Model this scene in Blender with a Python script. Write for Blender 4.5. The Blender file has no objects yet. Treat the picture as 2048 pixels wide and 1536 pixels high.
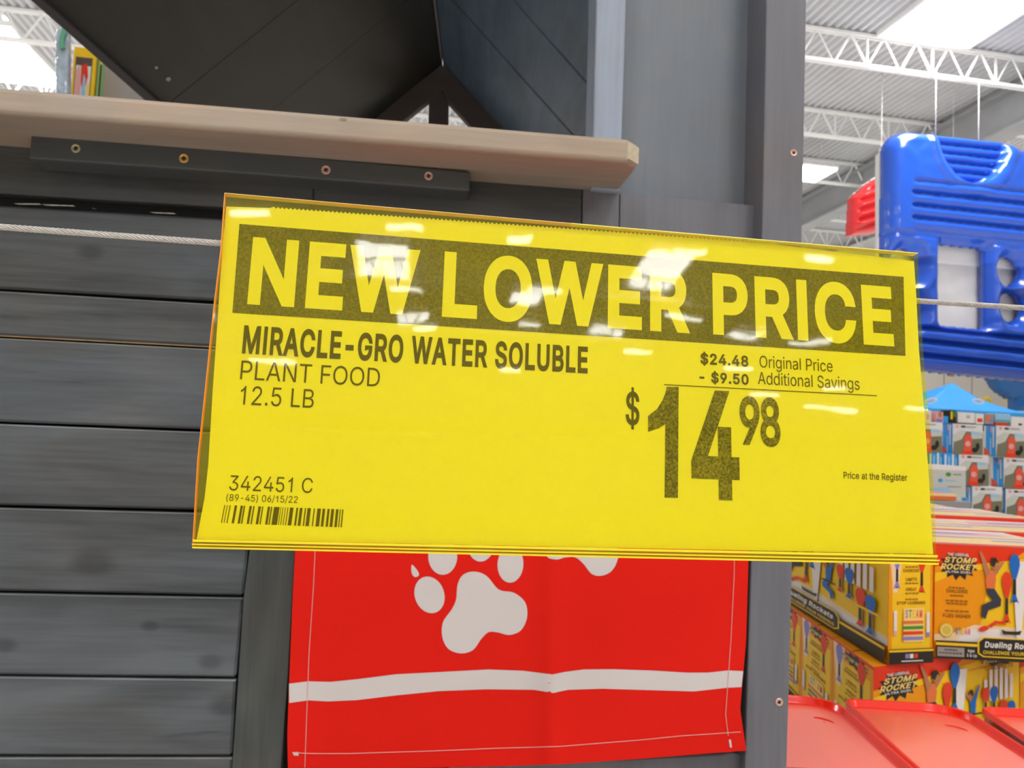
GLYPHS = r"""
A 480 16,0,201,509,276,509,463,0,395,0,287,302,264,372,232,478,245,478,213,371,191,302,85,0|110,142,110,199,370,199,370,142
B 456 60,0,60,509,241,509,274,507,304,501,329,491,350,477,367,461,381,442,390,421,396,398,398,374,397,353,393,336,387,320,378,307,368,295,356,286,343,278,329,272,315,267,315,262,331,260,347,254,363,245,378,234,391,220,402,203,411,184,416,161,418,136,416,111,410,88,400,67,386,48,368,31,344,18,317,8,284,2,247,0|125,57,245,57,281,60,309,67,330,80,344,96,353,115,355,137,354,153,350,169,342,184,333,197,320,209,306,218,289,225,269,229,248,231,125,231|125,285,238,285,256,287,273,290,288,296,302,304,314,314,323,326,330,340,335,355,336,372,333,393,326,412,313,429,294,442,270,449,240,452,125,452
C 510 267,-7,225,-3,186,7,150,25,119,49,92,79,70,115,53,157,44,203,40,254,44,305,53,352,70,393,92,429,119,459,150,484,186,501,225,512,267,516,293,514,317,511,340,504,362,496,383,485,402,471,419,456,435,438,448,418,459,397,467,373,473,348,408,348,404,365,397,380,389,395,380,407,369,418,357,428,344,437,330,444,315,449,300,453,284,455,267,456,237,453,209,445,184,432,161,414,141,391,125,364,113,332,106,295,103,254,106,213,113,177,125,145,141,117,161,94,184,76,210,63,237,56,267,53,284,54,300,56,315,60,330,65,344,72,357,81,369,90,380,102,389,114,397,128,404,144,408,160,473,160,467,135,459,112,448,91,435,71,420,53,402,38,383,24,363,13,341,5,317,-2,293,-6
D 502 219,0,96,0,96,57,215,57,254,60,288,68,318,81,343,99,363,122,379,149,390,181,397,216,399,255,397,294,390,329,379,361,364,388,344,410,320,428,291,441,258,449,221,452,93,452,93,509,225,509,273,505,315,495,353,478,385,455,412,426,433,391,449,351,458,306,462,255,458,205,449,159,433,119,411,83,384,54,351,31,312,14,268,3|125,509,125,0,60,0,60,509
E 419 60,0,60,509,372,509,372,452,125,452,125,286,355,286,355,229,125,229,125,57,375,57,375,0
F 410 60,0,60,509,369,509,369,452,125,452,125,278,346,278,346,221,125,221,125,0
G 520 269,-7,225,-3,185,7,149,25,118,49,91,79,69,116,53,157,43,203,40,254,43,305,53,352,69,393,91,429,117,459,149,484,184,501,223,512,265,516,291,514,316,510,340,504,363,494,384,483,403,469,421,453,436,436,449,416,460,395,468,373,474,349,408,349,402,365,395,379,387,393,378,406,368,417,356,427,344,436,330,443,315,448,300,453,283,455,265,456,236,453,209,445,183,432,160,414,141,392,125,364,113,332,106,295,103,254,106,213,113,177,125,145,141,117,161,95,184,76,210,63,238,56,269,53,296,55,322,61,345,71,365,85,382,102,396,123,407,147,413,173,415,202,434,199,283,199,283,256,478,256,478,200,475,160,466,124,451,91,431,62,406,38,377,19,344,5,308,-4
H 517 60,0,60,509,125,509,125,289,392,289,392,509,457,509,457,0,392,0,392,232,125,232,125,0
I 300 31,0,31,57,118,57,118,452,31,452,31,509,269,509,269,452,183,452,183,57,269,57,269,0
J 396 185,-7,143,-2,106,11,75,33,52,63,38,100,33,145,33,173,98,173,98,145,100,117,108,93,122,74,139,61,160,53,185,50,209,53,230,61,248,74,261,93,269,117,272,145,272,509,336,509,336,145,332,100,318,63,294,33,263,11,227,-2
K 467 104,145,104,216,139,261,174,303,212,344,364,509,448,509,231,276,228,276|60,0,60,509,125,509,125,334,124,225,125,193,125,0|372,0,188,259,228,309,449,0
L 393 60,0,60,509,125,509,125,57,361,57,361,0
M 628 60,0,60,509,152,509,277,187,287,159,299,123,311,84,322,49,307,49,318,83,330,121,342,158,352,187,476,509,568,509,568,0,504,0,504,291,504,327,505,369,506,413,507,457,513,457,498,409,482,363,467,322,456,291,342,0,286,0,170,291,159,321,145,361,129,408,112,457,119,457,120,416,121,372,122,328,122,291,122,0
N 523 60,0,60,509,136,509,343,183,363,151,388,107,414,55,405,54,401,108,399,157,399,195,399,509,463,509,463,0,387,0,202,290,177,331,148,381,108,452,119,454,122,384,124,328,125,291,125,0
O 533 267,-7,225,-3,186,7,150,25,119,49,92,79,70,115,53,157,44,203,40,254,44,305,53,352,70,393,92,429,119,459,150,484,186,501,225,512,267,516,309,512,348,501,384,484,415,459,442,429,464,393,480,352,490,305,493,254,490,203,480,157,464,115,442,79,415,49,384,25,348,7,309,-3|267,53,296,55,324,63,349,76,372,94,392,116,408,144,420,176,428,213,430,254,428,295,420,332,408,365,392,392,372,415,349,433,324,446,296,453,267,456,237,453,210,445,184,433,161,415,142,392,125,364,113,332,106,295,103,254,106,213,113,176,125,144,142,117,161,94,184,76,210,63,237,55
P 445 60,0,60,509,235,509,272,506,305,499,332,487,356,471,375,452,390,430,400,404,407,377,409,348,407,318,400,291,390,265,375,243,356,223,332,207,305,195,272,188,235,186,109,186,109,242,233,242,257,244,279,248,297,256,312,266,324,279,333,294,339,310,343,328,344,348,343,367,339,385,333,402,324,416,312,428,297,439,279,446,257,451,232,452,125,452,125,0
Q 533 245,159,313,159,369,85,384,65,468,-48,401,-48,346,27,331,46|267,-7,225,-3,186,7,150,25,119,49,92,79,70,115,53,157,44,203,40,254,44,305,53,352,70,393,92,429,119,459,150,484,186,501,225,512,267,516,309,512,348,501,384,484,415,459,442,429,464,393,480,352,490,305,493,254,490,203,480,157,464,115,442,79,415,49,384,25,348,7,309,-3|267,53,296,55,324,63,349,76,372,94,392,116,408,144,420,176,428,213,430,254,428,295,420,332,408,365,392,392,372,415,349,433,324,446,296,453,267,456,237,453,210,445,184,433,161,415,142,392,125,364,113,332,106,295,103,254,106,213,113,176,125,144,142,117,161,94,184,76,210,63,237,55
R 449 60,0,60,509,236,509,273,506,305,500,333,489,356,473,376,455,390,433,401,408,407,381,409,352,407,323,401,296,390,271,376,250,356,232,333,217,305,206,273,200,236,198,96,198,96,255,234,255,258,256,280,260,298,267,313,276,325,287,334,300,340,316,344,333,345,352,344,371,340,389,334,405,325,419,313,430,298,440,279,446,258,451,233,452,125,452,125,0|353,0,230,229,303,229,428,0
S 447 224,-9,188,-7,156,-1,128,9,102,23,81,40,64,60,51,83,42,109,38,137,104,137,108,118,114,102,123,88,136,76,150,66,166,59,185,53,204,50,224,49,246,50,267,54,286,60,303,69,317,79,329,92,338,106,344,122,346,139,344,154,340,168,332,179,322,189,310,197,296,205,245,222,184,239,145,253,112,269,86,289,67,313,56,341,52,372,54,400,62,425,75,448,92,468,113,484,138,498,165,508,195,514,227,516,259,514,289,508,316,498,340,484,360,468,377,449,390,427,398,403,401,378,337,378,332,402,320,421,302,437,280,449,254,456,225,459,204,457,185,454,167,448,152,440,139,430,129,418,121,405,117,391,115,376,117,359,122,345,131,334,142,324,155,315,169,308,212,293,264,279,312,264,328,256,344,248,359,238,372,226,384,213,395,198,402,180,407,161,408,139,406,112,399,87,386,64,370,43,349,25,323,11,294,0,261,-7
T 449 32,452,32,509,417,509,417,452,257,452,257,0,193,0,193,452
U 517 259,-8,220,-6,186,2,154,15,126,33,103,55,85,80,71,108,63,140,60,173,60,509,124,509,124,178,126,155,132,133,141,113,153,95,169,80,187,68,208,59,232,53,259,52,285,53,309,59,331,68,349,80,364,95,377,113,385,133,391,155,393,178,393,509,457,509,457,173,454,140,446,108,433,80,414,55,391,33,363,15,332,2,297,-6
V 480 204,0,16,509,84,509,192,206,215,137,248,31,235,31,267,138,290,206,395,509,463,509,278,0
W 686 155,0,16,509,82,509,163,196,175,145,187,94,197,40,189,40,200,94,211,145,224,196,306,509,380,509,462,196,474,145,486,94,497,40,488,40,499,94,510,145,523,196,603,509,670,509,530,0,455,0,368,323,351,391,336,475,350,475,335,395,318,323,230,0
X 474 18,0,217,284,217,236,29,509,104,509,178,400,204,361,223,329,243,292,232,292,252,329,272,361,298,400,374,509,446,509,259,239,259,287,456,0,382,0,292,129,268,165,250,195,230,231,244,231,225,196,206,166,182,129,91,0
Y 472 203,0,203,208,16,509,91,509,192,344,222,292,250,230,224,230,251,293,280,344,381,509,455,509,268,208,268,0
Z 438 42,0,42,46,273,385,306,431,341,476,348,454,285,452,223,452,40,452,40,509,397,509,397,462,169,129,134,81,97,33,90,54,152,57,214,57,399,57,399,0
a 389 160,-9,137,-7,115,-3,94,5,76,15,60,29,48,45,38,63,32,84,30,108,32,128,36,146,43,161,53,174,64,184,78,193,92,200,108,206,125,211,178,220,234,227,247,229,257,231,265,235,271,240,274,246,276,255,276,257,275,272,272,285,267,297,260,307,251,315,240,322,227,327,212,330,196,331,178,330,163,327,149,322,137,316,127,309,118,301,110,292,104,283,100,274,41,291,51,313,64,331,79,346,95,358,114,368,133,375,153,380,173,383,194,384,239,379,255,375,271,369,286,360,300,350,312,336,322,320,330,301,335,278,337,251,337,0,277,0,277,52,272,52,252,25,242,16,229,8,215,1,199,-4,181,-7|170,45,192,47,211,51,228,59,242,68,254,80,263,93,270,108,274,122,276,138,276,190,259,182,231,176,200,171,175,168,134,159,122,153,112,147,103,139,97,130,93,118,92,105,93,93,96,82,102,72,109,64,119,57,130,52,142,48,156,46
b 424 229,-8,208,-7,189,-3,172,4,159,12,147,21,138,31,118,59,112,59,112,0,53,0,53,509,114,509,114,319,118,319,137,346,147,355,158,364,171,373,188,379,207,383,229,384,259,382,287,374,313,361,335,342,354,320,370,293,381,261,388,227,390,189,388,151,381,116,370,84,355,57,336,34,313,16,288,3,260,-6|220,47,242,49,262,55,279,66,294,80,306,97,316,117,323,139,327,163,328,189,327,215,323,239,316,261,307,281,295,298,280,311,262,322,243,328,220,330,198,328,178,322,161,312,147,299,134,282,125,263,118,241,114,216,113,189,114,162,118,138,125,115,135,95,147,78,162,65,179,55,198,49
c 396 207,-8,174,-5,144,3,117,16,93,35,72,58,56,85,44,116,37,150,34,187,37,225,44,260,56,291,72,318,93,341,117,360,144,374,174,382,207,384,226,384,243,381,260,377,276,371,291,364,305,356,318,346,330,335,340,322,349,308,356,293,362,277,303,262,290,289,270,311,242,325,207,330,184,328,163,321,145,310,130,296,118,278,108,258,102,236,98,212,96,187,98,163,102,139,108,117,118,97,130,80,145,66,163,55,184,49,207,46,243,52,271,66,292,89,304,117,363,102,357,86,350,70,341,56,331,43,319,32,306,21,292,12,277,5,261,-1,244,-5,226,-7
d 424 195,-8,165,-6,137,3,111,16,89,34,70,57,55,84,43,116,36,151,34,189,36,227,43,261,55,293,70,320,89,342,112,361,137,374,165,382,196,384,218,383,237,379,253,373,267,364,278,355,287,346,306,319,311,319,311,509,372,509,372,0,313,0,313,59,307,59,287,31,277,21,266,12,252,4,236,-3,217,-7|205,47,226,49,246,55,263,65,278,78,290,95,299,115,306,138,310,162,312,189,310,216,306,241,300,263,290,282,278,299,263,312,246,322,227,328,205,330,182,328,162,322,145,311,130,298,118,281,108,261,102,239,98,215,96,189,98,163,102,139,109,117,118,97,130,80,145,66,162,55,182,49
e 404 212,-8,177,-5,145,3,117,16,92,35,72,58,56,85,44,116,37,150,34,187,36,224,44,258,55,290,71,317,91,340,115,359,142,373,172,382,205,384,226,383,246,380,266,374,285,366,303,355,319,341,334,324,347,305,357,282,365,256,370,227,371,194,371,169,75,169,75,221,338,221,310,202,308,226,304,248,298,269,288,286,277,301,263,314,246,323,227,328,205,330,183,328,164,323,146,313,131,301,119,286,109,270,102,251,97,231,96,211,96,178,98,151,102,127,110,106,121,88,135,73,151,61,169,53,190,48,212,46,227,47,241,49,254,53,265,58,276,65,285,73,294,82,300,93,306,105,365,91,358,72,348,55,335,39,320,26,302,14,283,4,261,-3,237,-7
f 254 228,379,228,327,6,327,6,379|81,0,81,432,82,452,87,470,96,486,107,499,120,510,135,519,152,525,169,529,187,530,222,527,243,521,227,468,215,472,195,474,178,472,164,468,154,460,147,449,143,435,142,419,142,0
g 425 207,-151,180,-149,156,-146,134,-140,114,-132,97,-122,82,-110,70,-97,59,-84,51,-69,101,-41,122,-66,131,-74,142,-82,154,-88,169,-93,187,-96,207,-97,236,-95,261,-87,282,-75,298,-58,308,-34,311,-6,311,68,306,68,287,41,277,32,266,23,252,16,236,10,217,6,195,5,165,7,138,14,113,27,90,43,71,65,55,90,43,120,36,154,34,191,36,229,43,263,55,293,71,320,90,342,112,361,138,374,166,382,196,384,218,383,237,379,253,373,267,365,279,356,288,346,308,319,313,319,313,379,372,379,372,-9,370,-40,363,-67,350,-90,334,-109,314,-124,291,-136,265,-144,237,-149|205,59,227,61,246,66,264,75,278,87,290,103,300,121,307,142,311,166,312,193,311,219,307,242,300,264,291,283,279,299,264,312,247,322,227,328,205,330,182,328,163,322,145,312,130,298,118,282,109,262,102,241,98,218,96,193,98,167,102,144,109,123,118,104,131,88,145,76,163,66,183,61
h 410 114,227,114,0,53,0,53,509,114,509,114,287,102,287,116,319,132,344,152,362,175,374,200,382,227,384,252,383,275,377,295,369,313,356,328,340,341,321,350,298,355,271,357,240,357,0,296,0,296,235,293,263,286,286,273,304,256,318,235,326,210,329,192,328,176,324,161,317,147,308,136,297,126,283,119,266,115,248
i 167 53,0,53,379,114,379,114,0|84,443,73,444,63,448,54,455,47,463,43,472,41,483,43,494,47,504,54,512,63,518,73,522,84,524,95,522,105,518,114,512,121,504,125,494,126,483,125,472,121,463,114,455,105,448,95,444
j 167 53,379,114,379,114,-30,112,-52,108,-72,102,-90,92,-106,80,-119,65,-129,47,-137,27,-141,4,-143,-10,-143,-10,-87,2,-87,18,-85,31,-80,40,-72,47,-61,51,-46,53,-29|83,443,72,444,62,448,53,455,47,463,42,472,41,483,42,494,47,504,53,512,62,518,72,522,83,524,95,522,105,518,114,512,120,504,125,494,126,483,125,472,120,463,114,455,105,448,95,444
k 381 110,137,110,212,121,212,284,379,360,379,184,199,177,199|53,0,53,509,114,509,114,0|294,0,148,186,191,229,372,0
l 189 139,-2,112,0,91,8,74,20,62,37,55,59,53,84,53,509,114,509,114,99,114,83,117,71,120,62,126,57,135,53,146,52,160,53,170,54,181,3,162,-1
m 610 53,0,53,379,112,379,112,295,108,295,114,314,122,331,132,346,144,358,158,368,172,376,187,382,203,385,219,386,245,383,268,375,287,361,303,342,314,320,321,295,312,295,318,312,326,329,337,343,350,356,364,366,381,375,398,381,417,385,437,386,458,385,478,380,497,372,514,361,529,346,541,328,550,307,555,283,557,255,557,0,496,0,496,254,493,279,485,298,473,313,456,323,438,329,419,330,402,329,387,326,374,320,363,312,353,302,345,290,340,277,336,263,335,247,335,0,274,0,274,260,272,280,265,297,253,311,238,322,220,328,199,330,185,329,171,326,158,320,145,312,135,302,126,289,119,274,115,257,114,238,114,0
n 410 114,227,114,0,53,0,53,379,112,379,112,287,102,287,116,319,132,344,152,362,175,374,200,382,227,384,252,383,275,377,295,369,313,356,328,340,341,321,350,298,355,271,357,240,357,0,296,0,296,235,293,263,286,286,273,304,256,318,235,326,210,329,192,328,176,324,161,317,147,308,136,297,126,283,119,266,115,248
o 415 207,-8,174,-5,144,3,117,16,93,35,72,58,56,85,44,116,37,150,34,187,37,225,44,260,56,291,72,318,93,341,117,360,144,374,174,382,207,384,241,382,271,374,299,360,323,341,343,318,359,291,371,260,379,225,381,187,379,150,371,116,359,85,343,58,323,35,299,16,271,3,241,-5|207,46,231,49,252,55,270,66,285,80,298,97,307,117,314,139,318,163,319,187,318,212,314,236,307,258,298,278,285,296,270,310,252,321,231,328,207,330,184,328,163,321,145,310,130,296,118,278,108,258,102,236,98,212,96,187,98,163,102,139,108,117,118,97,130,80,145,66,163,55,184,49
p 424 53,-143,53,379,112,379,112,319,118,319,137,346,147,355,158,364,171,373,188,379,207,383,229,384,259,382,287,374,313,361,335,342,354,320,370,293,381,261,388,227,390,189,388,151,381,116,370,84,355,57,336,34,313,16,288,3,260,-6,229,-8,208,-7,189,-3,173,4,159,12,147,21,138,31,118,59,114,59,114,-143|220,47,242,49,262,55,279,66,294,80,306,97,316,117,323,139,327,163,328,189,327,215,323,239,316,261,307,281,295,298,280,311,262,322,243,328,220,330,198,328,178,322,161,312,147,299,134,282,125,263,118,241,114,216,113,189,114,162,118,138,125,115,135,95,147,78,162,65,179,55,198,49
q 424 372,-143,311,-143,311,59,306,59,287,31,277,21,266,12,252,4,236,-3,217,-7,195,-8,165,-6,137,3,111,16,89,34,70,57,55,84,43,116,36,151,34,189,36,227,43,261,55,293,70,320,89,342,112,361,137,374,165,382,196,384,218,383,237,379,253,373,267,364,278,355,287,346,307,319,313,319,313,379,372,379|205,47,226,49,246,55,263,65,278,78,290,95,299,115,306,138,310,162,312,189,310,216,306,241,300,263,290,282,278,299,263,312,246,322,227,328,205,330,182,328,162,322,145,311,130,298,118,281,108,261,102,239,98,215,96,189,98,163,102,139,109,117,118,97,130,80,145,66,162,55,182,49
r 259 53,0,53,379,112,379,112,321,115,321,124,339,137,354,152,367,171,377,191,383,213,385,229,384,243,384,243,322,230,324,207,326,190,324,174,321,159,315,146,306,135,296,126,284,119,269,115,254,114,237,114,0
s 365 182,-8,157,-7,133,-3,112,3,93,12,76,24,62,38,50,54,41,73,36,94,94,107,101,87,111,72,124,60,141,52,160,47,181,45,206,47,227,53,244,62,258,74,265,88,268,103,266,115,262,126,254,136,243,144,229,150,212,155,149,170,118,180,92,192,72,208,58,227,50,249,47,274,49,295,55,314,65,332,79,347,95,360,115,370,137,378,161,383,187,384,212,383,234,379,254,372,271,363,286,352,299,339,309,324,318,308,324,290,268,277,262,291,254,304,243,316,228,325,210,331,187,333,166,331,147,326,131,317,119,305,111,292,109,277,110,264,115,253,124,243,136,235,152,229,172,223,229,209,261,200,287,187,306,171,320,153,328,131,331,107,329,85,323,65,312,47,298,31,281,18,260,6,236,-2,210,-7
t 227 204,379,204,327,6,327,6,379|65,471,126,471,126,98,127,83,130,70,136,61,144,55,156,51,170,50,185,51,202,54,213,2,192,-3,168,-4,138,-1,113,7,92,21,77,41,68,64,65,93
u 410 182,-5,158,-3,135,2,115,11,97,23,82,39,69,59,60,82,54,109,53,139,53,379,114,379,114,144,116,117,124,94,137,75,154,61,175,53,200,50,218,51,234,55,249,62,263,71,274,83,283,97,290,113,295,132,296,153,296,379,357,379,357,0,298,0,298,92,307,92,294,60,277,35,257,17,234,5,209,-3
v 389 163,0,17,379,84,379,165,155,187,87,206,21,184,21,203,87,224,155,305,379,371,379,226,0
w 567 138,0,23,379,87,379,133,214,154,137,175,41,165,41,186,135,206,214,252,379,316,379,362,214,382,136,402,41,391,41,413,135,434,214,480,379,545,379,429,0,368,0,319,172,305,225,291,280,277,338,291,338,277,280,263,225,248,172,199,0
x 379 21,0,171,218,171,171,29,379,100,379,147,306,179,253,207,206,175,206,202,253,233,306,282,379,352,379,209,169,209,214,358,0,287,0,231,85,200,136,173,182,205,182,178,136,148,85,91,0
y 389 47,-139,61,-86,71,-87,83,-89,94,-90,104,-89,113,-86,122,-81,130,-74,138,-64,145,-51,151,-36,163,-1,17,379,84,379,165,155,187,87,206,21,184,21,202,87,224,155,305,379,371,379,204,-58,196,-77,187,-93,177,-107,165,-119,153,-128,139,-136,125,-141,109,-144,91,-145,65,-143
z 380 42,0,42,46,254,320,254,323,48,323,48,379,333,379,333,331,126,60,126,56,339,56,339,0
0 453 227,-7,191,-3,158,7,130,24,105,48,85,77,69,113,57,155,50,202,48,254,50,306,57,353,69,395,85,431,106,461,130,484,159,502,191,512,227,516,262,512,295,502,323,484,348,461,368,431,384,395,396,353,403,306,405,254,403,202,396,155,384,113,368,77,348,48,323,24,295,7,263,-3|227,50,250,52,271,60,290,74,306,92,320,116,330,144,338,176,342,213,344,254,342,295,338,332,330,365,320,393,306,416,290,435,271,449,250,457,227,460,203,457,182,449,163,435,147,416,134,393,123,365,115,332,111,295,109,254,111,213,115,176,123,144,134,116,147,92,163,74,182,60,203,52
1 453 76,0,76,55,391,55,391,0|276,509,276,0,212,0,212,448,209,448,86,358,86,427,198,509
2 453 64,0,64,47,234,229,282,282,294,298,303,312,311,327,316,341,319,356,320,371,319,389,315,405,308,419,298,431,287,441,273,449,258,455,241,458,224,460,205,458,188,454,172,447,159,438,148,427,139,413,132,398,128,381,127,362,66,362,68,391,75,418,86,442,102,464,121,482,143,496,168,507,196,513,225,516,254,513,281,507,306,497,328,482,346,465,361,445,372,423,379,398,381,372,380,354,377,336,371,318,363,299,351,280,336,259,267,180,153,60,153,57,389,57,389,0
3 453 218,-7,188,-5,159,1,133,10,108,22,88,38,70,57,57,79,48,104,44,132,109,132,112,115,118,100,126,87,137,76,150,66,165,59,182,54,200,51,219,50,239,51,258,55,275,61,291,69,304,80,315,93,323,108,328,125,329,145,328,163,323,180,316,196,306,211,292,223,275,234,254,241,229,246,201,248,157,248,157,299,288,448,288,452,70,452,70,509,372,509,372,461,211,278,211,289,247,290,279,286,308,276,333,262,354,244,371,222,383,198,391,173,393,145,390,116,383,90,370,66,354,45,333,27,309,12,281,2,251,-5
4 453 40,105,40,158,247,509,311,509,109,166,109,163,413,163,413,105|282,0,282,121,282,146,282,318,343,318,343,0
5 453 221,-7,192,-5,165,1,140,11,118,25,99,41,83,60,71,82,63,105,60,130,122,130,125,115,130,102,138,89,148,78,160,68,173,60,188,54,204,51,221,50,241,51,259,56,276,64,291,75,304,89,314,104,322,122,326,141,328,162,326,183,321,203,314,221,303,237,290,251,275,262,257,270,238,275,218,277,201,276,184,273,167,268,152,262,139,255,128,246,67,253,96,509,366,509,366,452,151,452,134,301,136,301,148,311,162,318,178,325,194,330,212,333,229,334,252,332,274,328,294,321,313,311,330,299,345,285,358,269,370,251,379,231,386,210,390,187,391,163,388,132,381,102,369,76,352,52,332,32,309,15,282,3,253,-4
6 453 226,-7,196,-4,168,3,142,15,119,31,100,51,84,74,73,101,66,130,64,162,65,187,71,212,80,239,93,268,112,302,137,340,252,509,322,509,151,261,145,261,151,270,157,279,165,288,174,295,184,302,196,307,208,311,221,313,235,314,265,312,291,305,316,295,337,280,355,262,370,240,380,215,387,187,389,157,387,127,379,98,368,73,352,50,333,30,310,14,284,3,257,-4|226,48,245,50,263,55,279,63,293,73,304,86,314,101,322,119,326,137,327,157,326,178,322,196,314,213,304,228,293,241,279,251,263,259,245,264,226,265,207,264,190,259,174,252,160,241,148,229,138,214,131,197,126,179,125,158,126,138,131,119,138,102,148,86,160,73,174,63,190,55,207,50
7 453 97,0,323,448,323,452,62,452,62,509,391,509,391,449,165,0
8 453 226,-7,193,-5,163,1,136,11,111,25,91,42,74,62,62,84,54,109,52,135,53,156,58,176,65,195,75,212,87,228,101,241,117,252,134,260,153,265,153,267,129,276,109,289,93,308,80,330,73,354,70,380,73,405,79,429,90,450,106,469,124,485,146,498,170,508,197,514,226,516,255,514,282,508,306,498,328,485,346,469,361,450,373,429,379,405,382,380,379,354,372,330,359,308,343,289,323,276,300,267,300,265,319,260,335,252,351,241,365,228,377,212,387,195,395,176,399,156,401,135,398,109,391,84,378,62,362,42,341,25,317,11,289,1,259,-5|226,49,248,50,267,54,285,60,300,69,313,79,323,91,331,106,335,121,337,139,335,157,330,173,322,189,312,202,298,213,283,223,265,230,247,234,226,235,206,234,187,230,169,223,154,213,140,202,130,189,122,173,117,157,115,139,117,121,121,106,129,91,139,79,152,69,167,60,185,54,205,50|226,290,244,291,260,294,274,300,287,308,298,318,307,330,314,344,318,359,319,376,318,392,314,407,308,420,299,432,288,442,275,449,260,455,244,459,226,460,208,459,192,455,177,449,164,442,153,432,145,420,138,407,134,392,133,376,134,359,138,344,145,330,154,318,165,308,178,300,193,294,209,291
9 453 226,516,256,513,285,506,310,494,333,478,352,458,368,434,380,408,387,378,389,347,387,322,382,296,373,270,359,240,340,207,315,168,200,0,130,0,301,248,307,248,302,238,295,229,287,221,278,214,268,207,257,202,245,198,232,195,218,195,188,197,161,203,137,214,116,229,98,247,83,269,72,294,66,321,64,352,66,382,73,411,85,436,101,459,120,479,143,494,168,506,196,513|226,460,207,459,190,454,174,446,160,435,148,423,138,407,131,390,127,372,125,352,127,331,131,313,138,295,148,280,160,268,174,257,190,250,207,245,226,243,245,245,263,249,279,257,293,267,305,280,314,295,322,312,326,330,327,350,326,371,322,390,314,407,305,422,293,435,279,446,263,454,245,459
$ 447 202,-74,202,583,244,583,244,-74|224,-9,188,-7,156,-1,128,9,102,23,81,40,64,60,51,83,42,109,38,137,104,137,108,118,114,102,123,88,136,76,150,66,166,59,185,53,204,50,224,49,246,50,267,54,286,60,303,69,317,79,329,92,338,106,344,122,346,139,344,154,340,168,332,179,322,189,310,197,296,205,245,222,184,239,145,253,112,269,86,289,67,313,56,341,52,372,54,400,62,425,75,448,92,468,113,484,138,498,165,508,195,514,227,516,259,514,289,508,316,498,340,484,360,468,377,449,390,427,398,403,401,378,337,378,332,402,320,421,302,437,280,449,254,456,225,459,204,457,185,454,167,448,152,440,139,430,129,418,121,405,117,391,115,376,117,359,122,345,131,334,142,324,155,315,169,308,212,293,264,279,312,264,328,256,344,248,359,238,372,226,384,213,395,198,402,180,407,161,408,139,406,112,399,87,386,64,370,43,349,25,323,11,294,0,261,-7
. 188 95,-4,83,-3,73,1,63,9,55,18,51,29,50,41,51,53,55,64,63,73,73,81,83,85,95,87,107,85,118,81,128,73,135,64,140,53,141,41,140,29,135,18,128,9,118,1,107,-3
- 453 337,244,337,188,114,188,114,244
( 273 89,207,90,244,94,283,101,324,109,364,119,403,132,441,145,477,160,510,177,539,236,539,219,503,204,466,191,428,179,390,169,351,161,313,156,276,152,241,151,207,152,176,155,145,160,115,167,83,177,50,188,16,202,-19,218,-57,236,-96,177,-96,150,-46,128,4,111,55,99,106,92,156
) 273 37,-96,56,-56,72,-18,86,18,97,52,106,85,113,116,118,147,121,177,122,207,121,241,117,276,112,313,104,351,94,390,82,428,69,466,54,503,37,539,97,539,113,510,128,477,142,441,154,403,164,364,173,323,179,283,183,244,184,207,182,156,174,104,161,53,144,3,123,-47,97,-96
/ 249 235,533,71,-76,14,-76,178,533
& 448 197,-7,165,-5,136,1,110,12,88,26,69,42,54,62,43,84,36,108,34,133,36,154,40,173,47,189,58,205,70,220,85,235,140,279,216,335,237,352,255,375,259,384,261,394,262,405,260,420,255,434,245,445,233,454,219,459,201,461,189,460,178,457,168,453,159,447,151,440,145,431,141,421,138,411,137,399,138,386,141,375,145,363,169,327,204,284,438,0,364,0,171,231,121,293,108,310,96,327,87,344,81,361,77,379,75,398,77,420,82,440,91,458,102,474,117,488,134,499,154,507,176,512,200,513,224,512,246,507,266,499,283,488,297,475,308,459,317,442,322,424,324,404,323,389,320,375,315,362,309,349,301,336,291,325,256,293,154,217,135,202,121,188,110,174,103,161,98,146,97,131,98,115,102,101,109,87,118,76,130,66,143,57,158,51,175,48,193,46,213,48,232,52,251,59,269,69,286,81,301,95,315,112,327,131,336,151,343,174,348,198,349,224,408,224,406,194,403,167,397,144,389,124,380,107,371,92,345,62,333,47,315,30,294,17,271,7,246,-1,221,-5
, 188 38,-119,68,71,137,71,84,-119
! 196 67,160,63,509,132,509,128,160|98,-4,86,-3,75,1,66,9,58,18,54,29,52,41,54,53,58,64,66,73,75,80,86,85,98,86,110,85,121,80,130,73,138,64,142,53,143,41,142,29,138,18,130,9,121,1,110,-3
"""
import bpy, bmesh, math, random
from mathutils import Vector, Matrix, noise
from mathutils.geometry import delaunay_2d_cdt
random.seed(7)
SC = bpy.context.scene
COL = SC.collection
V = Vector

# ------------------------------------------------------------------ camera
F = 1540.0                      # focal length in pixels of a 2048 x 1536 frame
EYE = V((0.0, 0.0, 1.5))
def basis(yaw, pitch, roll):
    y, p, r = map(math.radians, (yaw, pitch, roll))
    f = V((math.sin(y)*math.cos(p), math.cos(y)*math.cos(p), math.sin(p)))
    R = V((math.cos(y), -math.sin(y), 0)); U = R.cross(f)
    return R*math.cos(r)+U*math.sin(r), U*math.cos(r)-R*math.sin(r), f
CR, CU, CF = basis(5.6, 3.6, 2.5)
cam = bpy.data.cameras.new('camera'); camo = bpy.data.objects.new('camera', cam); COL.objects.link(camo)
m = Matrix((CR, CU, -CF)).transposed().to_4x4(); m.translation = EYE
camo.matrix_world = m
cam.sensor_width = 36; cam.lens = F/2048*36; cam.clip_start = 0.02; cam.clip_end = 200
cam.dof.use_dof = True; cam.dof.focus_distance = 0.49; cam.dof.aperture_fstop = 20
SC.camera = camo
SC.view_settings.view_transform = 'Standard'; SC.view_settings.look = 'None'
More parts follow.
